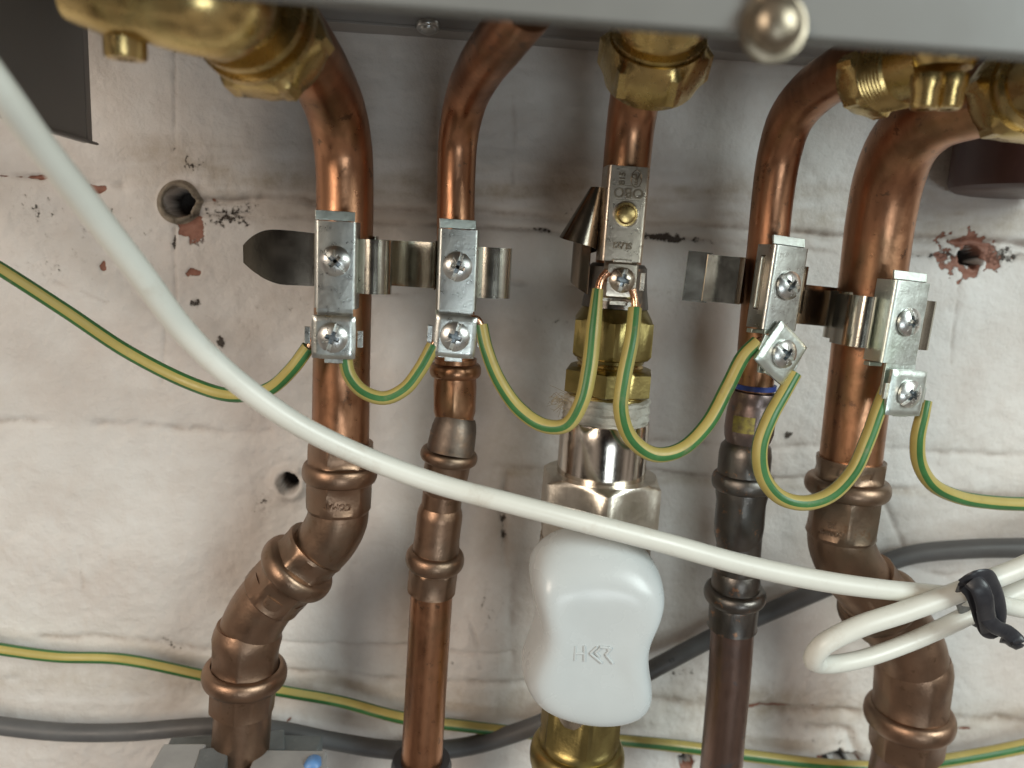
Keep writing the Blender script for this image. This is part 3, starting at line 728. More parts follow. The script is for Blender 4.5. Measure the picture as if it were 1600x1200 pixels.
    # raised mark: H and two facing chevron letters
    def st(pts, r=.55):
        ks = [(P(a, b, 99.5)*1.0, r) for a, b in pts]
        ks = [(Vector((p.x, -102.0, p.z)), r) for p, r in ks]
        o_ = []
        for (p0, _), (p1, _) in zip(ks[:-1], ks[1:]): o_.append(sweep([(p0, r), (p0.lerp(p1, .5), r), (p1, r)], 8, 2, smooth=False)[:2])
        return join(*o_)
    mk = [st([(897, 1003), (896, 1026)]), st([(911, 1003), (911, 1027)]), st([(897, 1015), (911, 1015)]),
          st([(931, 1005), (920, 1015), (938, 1030)]), st([(936, 1007), (928, 1014), (934, 1020)]), st([(935, 1005), (953, 1007), (944, 1017), (955, 1031)]), st([(948, 1004), (948, 1010)])]
    link('raised_mark', *join(*mk), 'white_plastic', lev)
valve()

# ------------------------------------------------------------------ brass valves under the boiler
G_BV = 'brass boiler valves'
def hexnut(c, ax, r, h, ph=0, mat='brass', parent=None, name='union_nut'):
    pr = [(0, r*.55), (0, r*.84), (h*.10, r*.9, .4), (h*.20, r*1.0, 1), (h*.80, r*1.0, 1), (h*.90, r*.9, .4), (h, r*.84), (h, r*.55)]
    return link(name, *lathe(c, c+ax, pr, 72, ph), mat, parent)
def brass_left():
    c = P(430, 74, 112); ax = (P(335, -40, 146)-c).normalized()
    t = thing('brass_valve', 'brass boiler valve at top left with a small downward spout', 'valve', c, G_BV)
    hexnut(c-ax*1, ax, 18.5, 12, .12, 'brass', t)
    link('collar', *lathe(c+ax*11, c+ax*20, [(0, 14), (1, 17), (3.4, 17), (4, 14.2), (5.5, 14.2), (6.5, 16.2), (9, 16.2), (10, 12), (16, 12)], 48), 'brass', t)
    p = P(262, 2, 150)
    link('valve_body', *sweep([(c+ax*24, 12), (P(330, 0, 148), 14), (p, 11), (P(225, -2, 150), 9.5), (P(180, -14, 150), 10.5), (P(120, -34, 150), 10)], 40, 2), 'brass', t)
    s = P(192, 10, 148); d = Vector((0, .06, -1)).normalized()
    link('drain_spout', *lathe(s-d*4, s+d*14, [(0, 6.6), (3, 6.6), (3.6, 5.1), (9, 4.9), (15.2, 4.9), (15.9, 4.5), (16, 2.4), (10, 2.4)], 36), 'brass', t)
brass_left()
def brass_mid():
    c = P(1016, 124, 80); ax = (P(1040, 0, 102)-c).normalized()
    t = thing('brass_valve', 'large faceted brass union nut on top of the middle pipe', 'valve', c, G_BV)
    hexnut(c, ax, 19, 16, .25, 'brass', t)
    link('collar', *lathe(c+ax*15, c+ax*40, [(0, 15), (3, 15.5), (4, 13.5), (7, 13.5), (8, 16), (22, 16), (23, 13), (34, 13)], 48), 'brass', t)
brass_mid()
def brass_right():
    c = P(1352, 122, 104); ax = (P(1460, 92, 128)-c).normalized()
    t = thing('brass_valve', 'ribbed brass valve on the thin right-hand pipe with a double-barrelled drain outlet', 'valve', c, G_BV)
    hexnut(c-ax*1, ax, 13.5, 9, .2, 'brass', t)
    pr = [(0, 11.5)]
    for i in range(7): pr += [(1+i*1.3, 12.0), (1.7+i*1.3, 11.0)]
    pr += [(12, 11), (20, 11)]
    link('thread', *lathe(c+ax*7, c+ax*20, pr, 48), 'brass', t)
    b = P(1470, 108, 132)
    link('valve_body', *lathe(b+Vector((0, 0, 18)), b, [(0, 10.5), (8, 10.5), (13, 9.8), (16, 9.4), (18, 8)], 40), 'brass', t)
    d = Vector((0, 0, -1))
    for px in (1450, 1487):
        q = P(px, 118, 134); link('drain_spout', *lathe(q, q+d, [(0, 4.6), (3, 4.6), (4, 3.9), (8.5, 3.8), (9.2, 3.3), (9.3, 1.8), (6, 1.8)], 28), 'brass', t)
    link('spout_web', *sweep([(P(1452, 135, 133), 2.6), (P(1468, 138, 133), 2.6), (P(1485, 136, 133), 2.6)], 20, 1), 'brass', t)
brass_right()
def brass_far():
    c = P(1582, 150, 112); ax = (P(1680, 110, 140)-c).normalized()
    t = thing('brass_valve', 'brass nut cut off by the right edge of the picture, on the last pipe', 'valve', c, G_BV)
    hexnut(c, ax, 17, 12, .1, 'brass', t)
    link('collar', *lathe(c+ax*11, c+ax*30, [(0, 13.5), (4, 13.5), (5, 12), (30, 12)], 48), 'brass', t)
brass_far()

# ------------------------------------------------------------------ earth clamps
def screw_mesh(R=5.3, H=2.3, slot=.5, n=132, rings=52, tick=True):
    V = [Vector((0, 0, 0))]; F = []
    def hgt(x, y):
        r = math.hypot(x, y)/R; h = H*(1-(max(0, r-.15)/.85)**2.2*.62) if r < 1 else H*.25
        c, s = math.cos(slot), math.sin(slot); a, b = x*c+y*s, -x*s+y*c
        def dip(w, ext, dd): 
            return dd*max(0, min(1, (w-abs(b))/.10))*max(0, min(1, (ext-abs(a))/.3))
        d = dip(.66, R*1.1, 1.25)
        a2, b2 = -b, a
        d = max(d, 1.9*max(0, min(1, (.75-abs(b2))/.10))*max(0, min(1, (2.5-abs(a2))/.3)), 1.5*max(0, min(1, (.75-abs(b))/.10))*max(0, min(1, (2.5-abs(a))/.3)))
        if r < .22: d = max(d, 1.5)
        if tick:
            for q in (1, -1):
                a3, b3 = (a+q*b)*.7071, (b-q*a)*.7071
                if abs(b3) < .2 and 1.6 < abs(a3) < 3.8: d = max(d, .35)
        return h-d
    V = [Vector((0, -hgt(0, 0), 0))]
    for i in range(1, rings+1):
        r = R*i/rings
        for k in range(n):
            t = 2*math.pi*k/n; x, y = r*math.cos(t), r*math.sin(t); V.append(Vector((x, -hgt(x*.999, y*.999), y)))
    for k in range(n):
        t = 2*math.pi*k/n; V.append(Vector((R*math.cos(t), 0.3, R*math.sin(t))))
    for k in range(n): F.append((0, 1+k, 1+(k+1) % n))
    for i in range(rings):
        for k in range(n):
            a = 1+i*n+k; b = 1+i*n+(k+1) % n; F.append((a, b, b+n, a+n))
    F.append(tuple(1+rings*n+k for k in range(n)))
    return V, F
def roty(part, a, c=Vector((0, 0, 0))): return xf(part, Matrix.Translation(c) @ Matrix.Rotation(a, 4, 'Y'))
def channel(w, z0, z1, depth, th=1.1, rc=1.6):
    """U channel, open towards +y, front face at y=0"""
    o, i = [], []
    for sgn in (-1, 1):
        arc = []
        for k in range(7):
            a = rad(90*k/6)
            arc.append((a,))
    def side(rad_, wd, y0):
        pts = [(-wd/2, depth)]
        for k in range(7):
            a = rad(90*k/6); pts.append((-wd/2+rad_-rad_*math.cos(a), y0+rad_-rad_*math.sin(a)))
        for k in range(7):
            a = rad(90-90*k/6); pts.append((wd/2-rad_+rad_*math.cos(a), y0+rad_-rad_*math.sin(a)))
        pts.append((wd/2, depth)); return pts
    O = side(rc, w, 0); I = side(max(.3, rc-th), w-2*th, th); n = len(O); V = []; F = []
    for z in (z0, z1):
        for x, y in O: V.append(Vector((x, y, z)))
        for x, y in I: V.append(Vector((x, y, z)))
    m_ = 2*n
    for k in range(n-1):
        F += [(k, k+1, m_+k+1, m_+k), (n+k, m_+n+k, m_+n+k+1, n+k+1), (k, n+k, n+k+1, k+1), (m_+k, m_+k+1, m_+n+k+1, m_+n+k)]
    for k in (0, n-1): F.append((k, m_+k, m_+n+k, n+k))
    return V, F
def plate(w, h, th, c, r=1.4, curl=0):
    """rounded plate in xz, front at c.y, optional bent side edges"""
    nx, nz_ = 12, 12; pts = []
    for q, (sx, sz) in enumerate(((1, 1), (-1, 1), (-1, -1), (1, -1))):
        for k in range(6):
            a = rad(90*q+90*k/5); pts.append((sx*(w/2-r)+r*math.cos(a), sz*(h/2-r)+r*math.sin(a)))
    V = [Vector((x+c.x, c.y, z+c.z)) for x, z in pts]; return solid_poly(V, Vector((0, 1, 0)), th)
def saddle(w, h, th, c, a=0, curl=.8):
    """square pressure plate whose four rims are folded slightly back"""
    n = 14; V = []; F = []
    for layer in (0, 1):
        for i in range(n+1):
            for j in range(n+1):
                u = -1+2*i/n; v = -1+2*j/n
                # rounded square mapping
                m_ = .04*(u*u*v*v)
                x = u*w/2*(1-m_); z = v*h/2*(1-m_)
                e = max(abs(u), abs(v)); y = curl*max(0, (e-.82)/.18)**1.8 + layer*th
                V.append(Vector((x, y, z)))
    s = (n+1)**2
    for i in range(n):
        for j in range(n):
            a_ = i*(n+1)+j; F += [(a_, a_+1, a_+n+2, a_+n+1), (s+a_, s+a_+n+1, s+a_+n+2, s+a_+1)]
    for i in range(n):
        for (p, q) in ((i*(n+1), (i+1)*(n+1)), (i*(n+1)+n, (i+1)*(n+1)+n), (i, i+1), (n*(n+1)+i, n*(n+1)+i+1)): F.append((p, q, s+q, s+p))
    return xf((V, F), Matrix.Translation(c) @ Matrix.Rotation(a, 4, 'Y'))
G_CL = 'earth clamps on the pipes'
SLOTS = (-.72, 1.25, -.62, -1.25, .9)
SCREWS = [screw_mesh(slot=s) for s in SLOTS]
def slotted(k, vf, off, ang, mat='screw', R=5.3):
    V, F = vf; o = k('screw', ([v+off for v in V], F), mat, sharp=50); me = o.data
    me.materials.append(M['slot_lit']); me.materials.append(M['slot_shade'])
    c, s = math.cos(ang), math.sin(ang)
    for p in me.polygons:
        q = Vector(p.center)/MS-off; a, b = q.x*c+q.z*s, -q.x*s+q.z*c
        if math.hypot(a, b) > R*.98 or q.y > 0: continue
        if (abs(b) < .72 and abs(a) < 2.3) or (abs(a) < .72 and abs(b) < 2.3) or math.hypot(a, b) < 1.3: p.material_index = 2
        elif abs(b) < .72: p.material_index = 1
    return o
def clamp(label, px, py, off, rz, pr, slots, drop=26.5, sc=1.0, sad_rot=0, sad_dx=0, body='zinc', front='zinc', w=15.0, tilt=0, top=13.8, bot=16.8, lean=0, sw=15.6, tabyaw=14):
    base = P(px, py, off)
    t = thing('earth_clamp', label, 'clamp', base, G_CL, mat=(rad(tilt), rad(lean), rad(rz)))
    t.scale = (sc, sc, sc)
    k = lambda n, d, mt, **q: link(n, *d, mt, t, **q)
    k('clamp_body', channel(w, -bot, top, 9.5), body, sharp=30)
    k('top_tab', xf(box(0, 0, 0, w*.92, 3.4, 1.0), Matrix.Translation((-.5, 2.2, top+1.9)) @ Matrix.Rotation(rad(tabyaw), 4, 'Z') @ Matrix.Rotation(rad(78), 4, 'X')), 'zinc_bright', bevel=.2)
    k('bottom_tab', box(-w*.32, 7.5, -bot-1.3, w*.36, 3.0, 1.6), 'zinc_bright', bevel=.2)
    # tongue under the pressure plate
    tg = join(plate(w*.84, drop-bot+9.5, 1.2, Vector((sad_dx*.4, .4, -(bot+drop+8)/2+.4)), 1.0))
    k('tongue', tg, front, bevel=.15)
    s = saddle(sw, sw+.2, 1.3, Vector((sad_dx, -3.4, -drop)), sad_rot)
    k('pressure_plate', s, front, sharp=40)
    for sx in (-1, 1): k('ear', xf(box(sx*9.3, 0, 0, 2.0, 1.2, 6.2), Matrix.Translation((sad_dx, -1.5, -drop+(.3 if sx < 0 else -.4))) @ Matrix.Rotation(sad_rot*.6, 4, 'Y')), front, bevel=.25)
    k('ear', xf(box(0, 0, -8.6, 6.6, 1.2, 1.8), Matrix.Translation((sad_dx, -1.4, -drop)) @ Matrix.Rotation(sad_rot*.6, 4, 'Y')), front, bevel=.25)
    slotted(k, SCREWS[slots[0]], Vector((0, -.6, 0)), SLOTS[slots[0]])
    slotted(k, SCREWS[slots[1]], Vector((sad_dx, -3.9, -drop)), SLOTS[slots[1]])
    k('washer', lathe(Vector((0, -.1, 0)), Vector((0, -1.1, 0)), [(0, 4.2), (.9, 4.2)], 32), 'nickel')
    t['_pr'] = pr
    return t
def strap(t, path, z0, z1, mat='strap', th=.45, taper=None, spl=True):
    pth = spl2(path) if spl else path
    f0 = (lambda q: z0) if not taper else (lambda q: taper(q)[0]); f1 = (lambda q: z1) if not taper else (lambda q: taper(q)[1])
    return link('strap', *ribbon(pth, f0, f1, th), mat, t)
def ringpath(cx, cy, r, a0, a1, n=24): return [(cx+r*math.cos(rad(a0+(a1-a0)*i/n)), cy+r*math.sin(rad(a0+(a1-a0)*i/n))) for i in range(n+1)]

# clamp one: thick left pipe. local frame: x right, y to the wall, z up, origin at upper screw
ca = clamp('clamp on the thick left pipe, its dark leaf-shaped strap end sticking out to the left', 524, 408, 75, 0, 11, (0, 1), body='zinc', drop=26.8)
c0 = (1.5, 20.0)
strap(ca, ringpath(c0[0], c0[1], 11.5, -20, 200), -9, 9.5, 'strap', spl=False)
strap(ca, [(7.4, 4.5), (9.2, 3.0), (12.0, 1.9), (15.5, 2.4), (18.6, 5.6), (18.8, 10.0), (15.5, 14.0), (12.4, 17)], -11.2, 8.2, 'strap')
def leaf(q):
    w = 1.0 if q > .5 else .40+.60*(1-(1-q/.5)**2.6)
    return (-9.6*(1.0 if q > .6 else .22+.78*(1-(1-q/.6)**1.9))-.4, 9.4*w+.6*math.sin(q*3.14))
strap(ca, [(-35, 13.0), (-30, 13.2), (-22, 13.6), (-15, 14.2), (-9.6, 15.0)], -9, 9, 'strap_dark_refl', taper=leaf)
# clamp two: thin pipe second from left
cb = clamp('clamp on the second thin pipe, its curved pressure plate slightly crooked', 715, 417, 71, 0, 7.5, (1, 1), drop=25.2, w=15.0, sad_rot=rad(3), top=13.4, bot=16.0)
strap(cb, ringpath(-.8, 15.5, 8.0, -20, 200), -9.5, 9, 'strap', spl=False)
strap(cb, [(7.0, 4.5), (9.0, 3.2), (12, 2.4), (16, 2.6), (19.4, 4.8), (19.8, 9.0), (16, 13), (10, 15)], -11.0, 7.6, 'strap')
strap(cb, [(-32, 28), (-26, 25.5), (-18, 22), (-9, 18.5), (-7, 16.0)], -9.2, 8.4, 'strap')
# clamp four and five are turned to face right
cdm = clamp('clamp on the tarnished thin pipe, its square plate turned on its corner', 1230, 446, 74, 18, 7.5, (2, 2), body='zinc', front='zinc_bright', drop=25.4, sad_rot=rad(33), w=16.6, top=14.4, bot=17.0, lean=3, sw=18.2, tabyaw=0)
strap(cdm, ringpath(-4, 16, 8.2, -30, 210), -9, 9, 'strap_dark_refl', spl=False)
strap(cdm, [(-31, 21.5), (-27, 19.6), (-22.5, 17.6)], -9.6, 9.4, 'strap')
strap(cdm, [(-24.5, 17.8), (-20, 17.0), (-16, 15.5), (-12, 14.0)], -9.0, 8.8, 'strap_dark_refl')
link('strap_edge', *box(-8.9, 5.6, .2, 1.0, .9, 19.4), 'zinc_bright', cdm, bevel=.3)
link('flange_slot', *box(-8.35, 5.6, .2, .3, 2.6, 20.4), 'strap_dark_refl', cdm)
strap(cdm, [(x*math.cos(rad(18))+y*math.sin(rad(18)), -x*math.sin(rad(18))+y*math.cos(rad(18))) for x, y in ((3, 24), (8, 27), (14, 29), (24, 30), (34, 30), (42, 30))], -15, 1.5, 'strap_dark_refl')
strap(cdm, [(8.2, 4), (12, 4.0), (15, 6.5), (14.5, 12), (9, 17)], -10, 8.0, 'strap_dark_refl')
ce = clamp('clamp on the thick right-hand pipe, turned to the right with smeared flux on its face', 1418, 503, 77, 14, 11, (3, 4), body='zinc_bright', front='zinc_bright', drop=27.0, w=17.6, sad_dx=3.2, sw=18, tabyaw=0, top=15.2, bot=16.2, lean=3)
strap(ce, ringpath(-3.5, 21, 12.2, -30, 210), -10, 9, 'strap', spl=False)
strap(ce, [(-9.8, 9.0), (-11.4, 5.4), (-14.2, 4.0), (-17.0, 5.6), (-18.4, 10), (-17.6, 16), (-16.0, 21)], -11.5, 8.0, 'strap')
strap(ce, [(8.6, 4), (13.5, 3.4), (17.4, 4.4), (18.6, 8), (16, 13)], -10.5, 8.8, 'strap')

def clamp_c():
    base = P(978, 335, 76)
    t = thing('earth_clamp', 'older brownish clamp on the middle pipe with raised lettering and a brass rivet', 'clamp', base, G_CL, mat=(0, rad(.6), 0))
    k = lambda n, d, mt, **q: link(n, *d, mt, t, **q)
    k('clamp_body', channel(15.6, -16.8, 16.8, 9), 'nickel', sharp=30)
    k('rivet', lathe(Vector((0, .6, 0)), Vector((0, -1, 0)), [(0, 4.5), (.75, 4.5), (.9, 3.5), (.9, 3.4), (1.4, 3.4), (2.2, 2.9), (2.5, 1.8), (2.55, .1)], 40), 'brass')
    k('rivet_ring', lathe(Vector((0, .2, 0)), Vector((0, -1, 0)), [(0, 4.9), (.35, 4.8), (.5, 4.3), (.2, 4.0)], 40), 'nickel')
    def raised(s, size, x, z, ang=0, d=.34):
        V, F = text_mesh(s, size, d); mt = Matrix.Translation((x, -.05, z)) @ Matrix.Rotation(ang, 4, 'Y') @ Matrix.Rotation(rad(90), 4, 'X')
        return xf((V, F), mt)
    ov = []
    pts = [(Vector((2.7+1.9*math.cos(rad(a)), -.1, 12.6+3.0*math.sin(rad(a)))), .16) for a in range(0, 361, 20)]
    ov = sweep(pts, 6, 2, smooth=False)[:2]
    k('raised_lettering', join(raised('OBO', 5.0, 0.3, 7.6, rad(180)), raised('VD', 2.6, 2.7, 13.4, rad(180)), raised('E', 2.6, 2.7, 11.5, rad(180)), ov,
                               raised('815', 3.0, -2.4, 12.4, rad(-90)), raised('SL/22', 3.2, -.3, -11.0, rad(180)),
                               xf(box(0, 0, 0, 8.5, .25, .25), Matrix.Translation((.2, -.05, 5.0))), xf(box(0, 0, 0, 8.5, .25, .25), Matrix.Translation((.2, -.05, 10.1)))), 'nickel_worn', sharp=25)
    k('tongue', plate(12, 16, 1.2, Vector((0, 1.2, -23.5)), 1.0), 'nickel', bevel=.15)
    k('pressure_plate', saddle(12.6, 13.6, 1.3, Vector((0, -2.4, -23.6)), 0, 1.6), 'nickel', sharp=40)
    slotted(k, screw_mesh(R=4.6, slot=1.35), Vector((0, -2.8, -23.4)), 1.35, 'nickel', 4.6)
    k('ear', box(8.0, -.6, -23.6, 1.8, 1.2, 6.6), 'nickel', bevel=.2); k('ear', box(-.2, -.6, -31.8, 6.8, 1.2, 1.6), 'nickel', bevel=.2)
    k('ear', box(0, -.4, -16.6, 7, 1.4, 1.0), 'nickel', bevel=.2)
    k('strap', ribbon(ringpath(-.5, 15, 9.6, -10, 190), lambda q: -9, lambda q: 8, .45), 'strap_dark_refl')
    # strap end curled into a cone at the left
    V = []; F = []; N = 26; Mz = 12
    for lay in (0, .4):
        for i in range(N+1):
            a = rad(150+290*i/N)
            for j in range(Mz+1):
                s = j/Mz; r = 2.2+4.4*s-lay; cx_ = -9.6-5.0*s; cy_ = 9+2*s; z = 9.5-18*s - 7.0*s*(i/N)*(1)
                V.append(Vector((cx_+r*math.cos(a)*1.1, cy_+r*math.sin(a), z)))
    st_ = (N+1)*(Mz+1)
    for i in range(N):
        for j in range(Mz):
            a = i*(Mz+1)+j; F += [(a, a+1, a+Mz+2, a+Mz+1), (st_+a, st_+a+Mz+1, st_+a+Mz+2, st_+a+1)]
    for i in range(N):
        for j in (0, Mz): a = i*(Mz+1)+j; F.append((a, a+Mz+1, st_+a+Mz+1, st_+a))
    for i in (0, N):
        for j in range(Mz): a = i*(Mz+1)+j; F.append((a, a+1, st_+a+1, st_+a))
    k('strap', (V, F), 'strap_dark_refl')
    k('strap', ribbon(spl2([(-9.5, 12), (-13, 17), (-14.5, 22), (-12, 26)]), lambda q: -30+6*q, lambda q: -9, .45), 'strap_dark_refl')
clamp_c()

# ------------------------------------------------------------------ wires and cables
G_W = 'green and yellow earth wires'
def wire(label, pts, phase=0, twist=.0, ends=(), w_end=9, group=G_W):
    pts = [(a, b, c, d*1.10) for a, b, c, d in pts]
    ks = keys(pts); base = ks[0][0]
    t = thing('earth_wire', label, 'wire', ks[len(ks)//2][0], group)
    V, F, U = sweep_uv(ks, 24, 1.5, twist, phase); link('sleeve', V, F, 'wire', t, uvs=U)
    for e in ends:
        link('bare_end', *sweep(keys([(a, b, o, w_end) for a, b, o in e]), 14, .8)[:2], 'copper_wire', t)
    return t
wire('long earth wire sagging from the left edge to the thick left pipe', [(-420, 90, 60, 21), (-220, 270, 64, 21), (-60, 385, 66, 21), (0, 420, 64, 20), (100, 484, 58, 20), (200, 550, 54, 20), (300, 600, 56, 20), (365, 618, 62, 20), (420, 608, 68, 20), (455, 578, 72, 20), (482, 542, 73, 20)], phase=.12, twist=-.05, ends=[[(480, 545, 73), (488, 532, 73), (498, 526, 74)]])
wire('short looped earth wire between the thick left pipe and the second pipe', [(539, 556, 74, 20), (545, 585, 75, 20), (566, 611, 76, 20), (600, 622, 76, 20), (632, 608, 76, 20), (656, 578, 74, 20), (677, 540, 72, 20)], phase=.16, twist=.02, ends=[[(675, 543, 72), (682, 530, 72), (694, 524, 72)], [(539, 562, 74), (534, 548, 74), (528, 540, 74)]])
wire('earth wire sagging from the second pipe to the left of the middle clamp', [(752, 508, 72, 19), (760, 545, 74, 19), (780, 595, 76, 20), (812, 640, 78, 21), (850, 665, 82, 21), (885, 664, 86, 21), (908, 630, 88, 22), (920, 580, 86, 23), (928, 510, 82, 22), (934, 452, 79, 16)], phase=.06, twist=.05, ends=[[(752, 512, 72), (746, 500, 72), (736, 498, 72)], [(933, 462, 79), (940, 436, 78), (950, 424, 78)]], w_end=13)
wire('earth wire looping from the middle clamp down and up to the tilted clamp', [(992, 482, 80, 20), (987, 530, 84, 21), (975, 590, 87, 22), (970, 640, 88, 22), (985, 684, 86, 22), (1022, 710, 84, 22), (1064, 702, 82, 21), (1104, 664, 80, 21), (1136, 606, 77, 21), (1162, 556, 76, 21), (1184, 534, 76, 20)], phase=.17, twist=-.02, ends=[[(992, 488, 80), (991, 466, 79), (988, 452, 79)], [(1180, 536, 76), (1196, 527, 76), (1212, 527, 75)]], w_end=11)
wire('earth wire hanging in a deep loop between the tilted clamp and the right-hand clamp', [(1242, 584, 74, 19), (1226, 612, 76, 20), (1202, 655, 80, 22), (1187, 700, 82, 22), (1192, 744, 82, 22), (1218, 776, 82, 22), (1256, 786, 82, 22), (1296, 774, 82, 22), (1332, 738, 82, 21), (1356, 686, 80, 21), (1372, 642, 78, 21), (1386, 606, 76, 20)], phase=.17, twist=.0, ends=[[(1385, 608, 76), (1394, 598, 76), (1410, 594, 76)]])
wire('earth wire leaving the right-hand clamp and running out at the right edge', [(1446, 626, 71, 18), (1441, 650, 72, 19), (1434, 684, 72, 20), (1436, 722, 70, 20), (1456, 756, 67, 20), (1496, 776, 64, 20), (1550, 785, 60, 20), (1620, 788, 56, 20), (1720, 790, 52, 20), (1900, 770, 44, 20), (2150, 700, 36, 19)], phase=.13, twist=.0)
wire('low earth wire lying along the foot of the wall behind every pipe', [(-520, 900, 10, 16), (-250, 960, 10, 16), (-80, 998, 10, 16), (0, 1014, 10, 17), (90, 1026, 10, 16), (190, 1030, 10, 16), (320, 1056, 11, 16), (430, 1078, 12, 16), (530, 1096, 13, 16), (630, 1122, 14, 17), (720, 1134, 13, 16), (830, 1146, 12, 16), (960, 1156, 12, 16), (1060, 1166, 12, 17), (1170, 1181, 12, 17), (1300, 1196, 12, 17), (1400, 1198, 14, 17), (1480, 1188, 16, 18), (1600, 1166, 18, 19), (1700, 1140, 20, 19), (1900, 1090, 18, 19), (2200, 1040, 14, 18)], phase=.04, twist=.03)

gk = keys([(-520, 1060, 12, 27), (-250, 1090, 12, 27), (-80, 1120, 12, 27), (0, 1134, 12, 27), (100, 1144, 13, 27), (200, 1144, 14, 27), (330, 1135, 16, 27), (430, 1140, 16, 27), (520, 1158, 16, 27), (620, 1172, 16, 28), (720, 1168, 15, 28), (820, 1140, 15, 28), (920, 1098, 15, 28), (1030, 1040, 15, 28), (1130, 988, 14, 28), (1230, 944, 12, 28), (1330, 902, 10, 28), (1420, 868, 12, 29), (1510, 858, 16, 30), (1600, 856, 20, 31), (1720, 856, 24, 32), (1900, 860, 24, 32), (2200, 880, 20, 30)])
o = link('grey_cable', *sweep(gk, 32, 2)[:2], 'cable_grey', origin=gk[11][0], sharp=60)
tag(o, 'grey sheathed cable crossing low behind the pipes and rising to the right', 'cable')
o['_base'] = gk[11][0][:]
def cable_text(s, px, py, off, ang, size=3.2):
    V, F = text_mesh(s, size, .03)
    c = P(px, py, off); mt = Matrix.Translation(c) @ Matrix.Rotation(-ang, 4, 'Y') @ Matrix.Rotation(rad(90), 4, 'X')
    VV = []
    for v in V:
        y = v.y; r = 4.0; vv = Vector((v.x, v.y, v.z)); vv.z = v.z + (math.sqrt(max(.1, r*r-y*y))-r); VV.append(mt @ vv)
    link('printing', VV, F, 'ink', o)
cable_text('52', 1050, 1033, 19.2, rad(26))

wk = keys([(-150, -60, 190, 58), (-60, 60, 182, 55), (0, 140, 174, 52), (60, 222, 162, 48), (140, 325, 146, 45), (220, 428, 132, 42), (290, 520, 120, 39), (370, 596, 112, 37), (460, 660, 106, 35), (560, 710, 100, 34), (680, 755, 97, 33), (800, 787, 98, 33), (920, 818, 98, 33), (1040, 849, 96, 33), (1160, 882, 92, 33), (1280, 907, 88, 33), (1380, 921, 85, 31), (1460, 928, 82, 29), (1530, 936, 79, 28), (1600, 952, 76, 28), (1700, 962, 74, 28),
           (1790, 940, 76, 28), (1810, 880, 80, 28), (1720, 852, 84, 29), (1640, 868, 86, 30), (1580, 893, 88, 31), (1530, 912, 90, 32), (1480, 932, 91, 32), (1410, 957, 92, 33), (1340, 980, 93, 33), (1286, 1008, 93, 32), (1271, 1030, 90, 31), (1290, 1038, 84, 28), (1345, 1030, 80, 27), (1410, 1008, 77, 27), (1470, 982, 74, 28), (1530, 953, 72, 29), (1600, 920, 70, 30), (1720, 870, 66, 30), (1900, 830, 60, 30), (2200, 800, 50, 30)])
o2 = link('white_cable', *sweep(wk, 36, 1.5)[:2], 'cable_white', origin=wk[12][0], sharp=60)
tag(o2, 'thick white cable sweeping down across all the pipes, with a loop at lower right', 'cable')
tk = [(1507, 912, 99), (1524, 901, 101), (1540, 900, 100), (1552, 918, 97), (1560, 942, 94), (1562, 968, 92), (1556, 986, 92), (1542, 984, 93), (1532, 966, 94), (1524, 940, 97), (1516, 922, 99)]
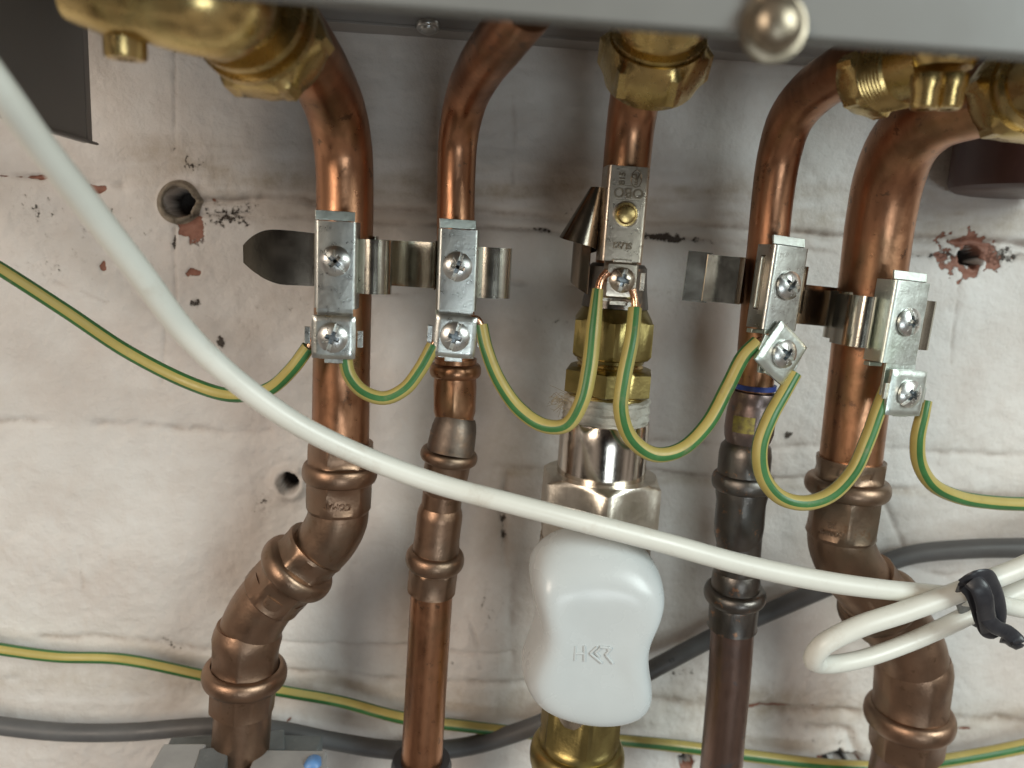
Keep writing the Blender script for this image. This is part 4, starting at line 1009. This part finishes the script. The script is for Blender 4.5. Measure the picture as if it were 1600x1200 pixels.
def tie():
    loop = sweep([(P(a, b, c), 3.1) for a, b, c in tk+[tk[0]]], 16, 1.0, flat=.30)
    tail = sweep([(P(a, b, c), 3.0) for a, b, c in [(1536, 950, 99), (1544, 968, 99), (1556, 980, 98), (1574, 988, 96), (1588, 1000, 96), (1592, 1006, 97)]], 14, 1.0, flat=.3)
    back = sweep([(P(a, b, c), 3.2) for a, b, c in [(1508, 908, 99), (1503, 922, 92), (1506, 944, 80), (1516, 962, 68), (1536, 974, 66), (1552, 978, 78), (1558, 982, 90)]], 14, 1.0, flat=.3)
    front = sweep([(P(a, b, c), 3.5) for a, b, c in [(1518, 906, 101), (1530, 918, 103), (1538, 938, 103), (1541, 960, 100), (1546, 984, 95)]], 16, 1.0, flat=.3)
    hook = sweep([(P(a, b, c), 2.6) for a, b, c in [(1592, 1006, 97), (1586, 1010, 96), (1574, 1002, 94), (1564, 1000, 93)]], 12, 1.0, flat=.3)
    o = link('cable_tie', *join(loop[:2], tail[:2], back[:2], front[:2], hook[:2]), 'black_plastic', origin=P(1540, 940, 90), sharp=60)
    tag(o, 'black twisted tie knotted round the white cable loop', 'tie')
tie()

# ------------------------------------------------------------------ grey plastic fitting under the left pipe
def grey_fitting():
    base = P(375, 1215, 48)
    t = thing('plastic_valve', 'grey plastic valve body under the left pipe, with a blue round button', 'valve', base)
    def blk(px, py, off, sx, sy, sz, mt, name, rz=0, bv=1.0):
        c = P(px, py, off); return link(name, *xf(box(0, 0, 0, sx, sy, sz), Matrix.Translation(c) @ Matrix.Rotation(rad(rz), 4, 'Z')), mt, t, bevel=bv)
    blk(300, 1206, 46, 24, 26, 17, 'grey_plastic', 'side_block', 4)
    blk(276, 1222, 62, 18, 22, 20, 'pale_plastic', 'front_block', 0)
    blk(330, 1218, 64, 12, 20, 16, 'grey_plastic', 'front_block', 8)
    blk(455, 1196, 44, 22, 26, 12, 'grey_plastic', 'side_block', -4)
    blk(430, 1175, 40, 8, 14, 12, 'grey_plastic', 'clip', 12, .6)
    blk(448, 1212, 60, 30, 20, 10, 'pale_plastic', 'front_block', -2)
    p = P(487, 1202, 62)
    link('button', *lathe(p+Vector((0, 6, -2)), p+Vector((0, -8, 2)), [(0, 3.9), (5, 3.9), (6.2, 3.2), (6.8, 2.0), (7.0, .1)], 32), 'blue_plastic', t)
    link('valve_body', *sock((374, 1190, 48), (368, 1260, 48), [(0, 92), (0, 118), (.1, 128), (1, 130)]), 'grey_plastic', t)
grey_fitting()

for ob in bpy.data.objects:
    for key_ in ('_base', '_pr'):
        if key_ in ob: del ob[key_]
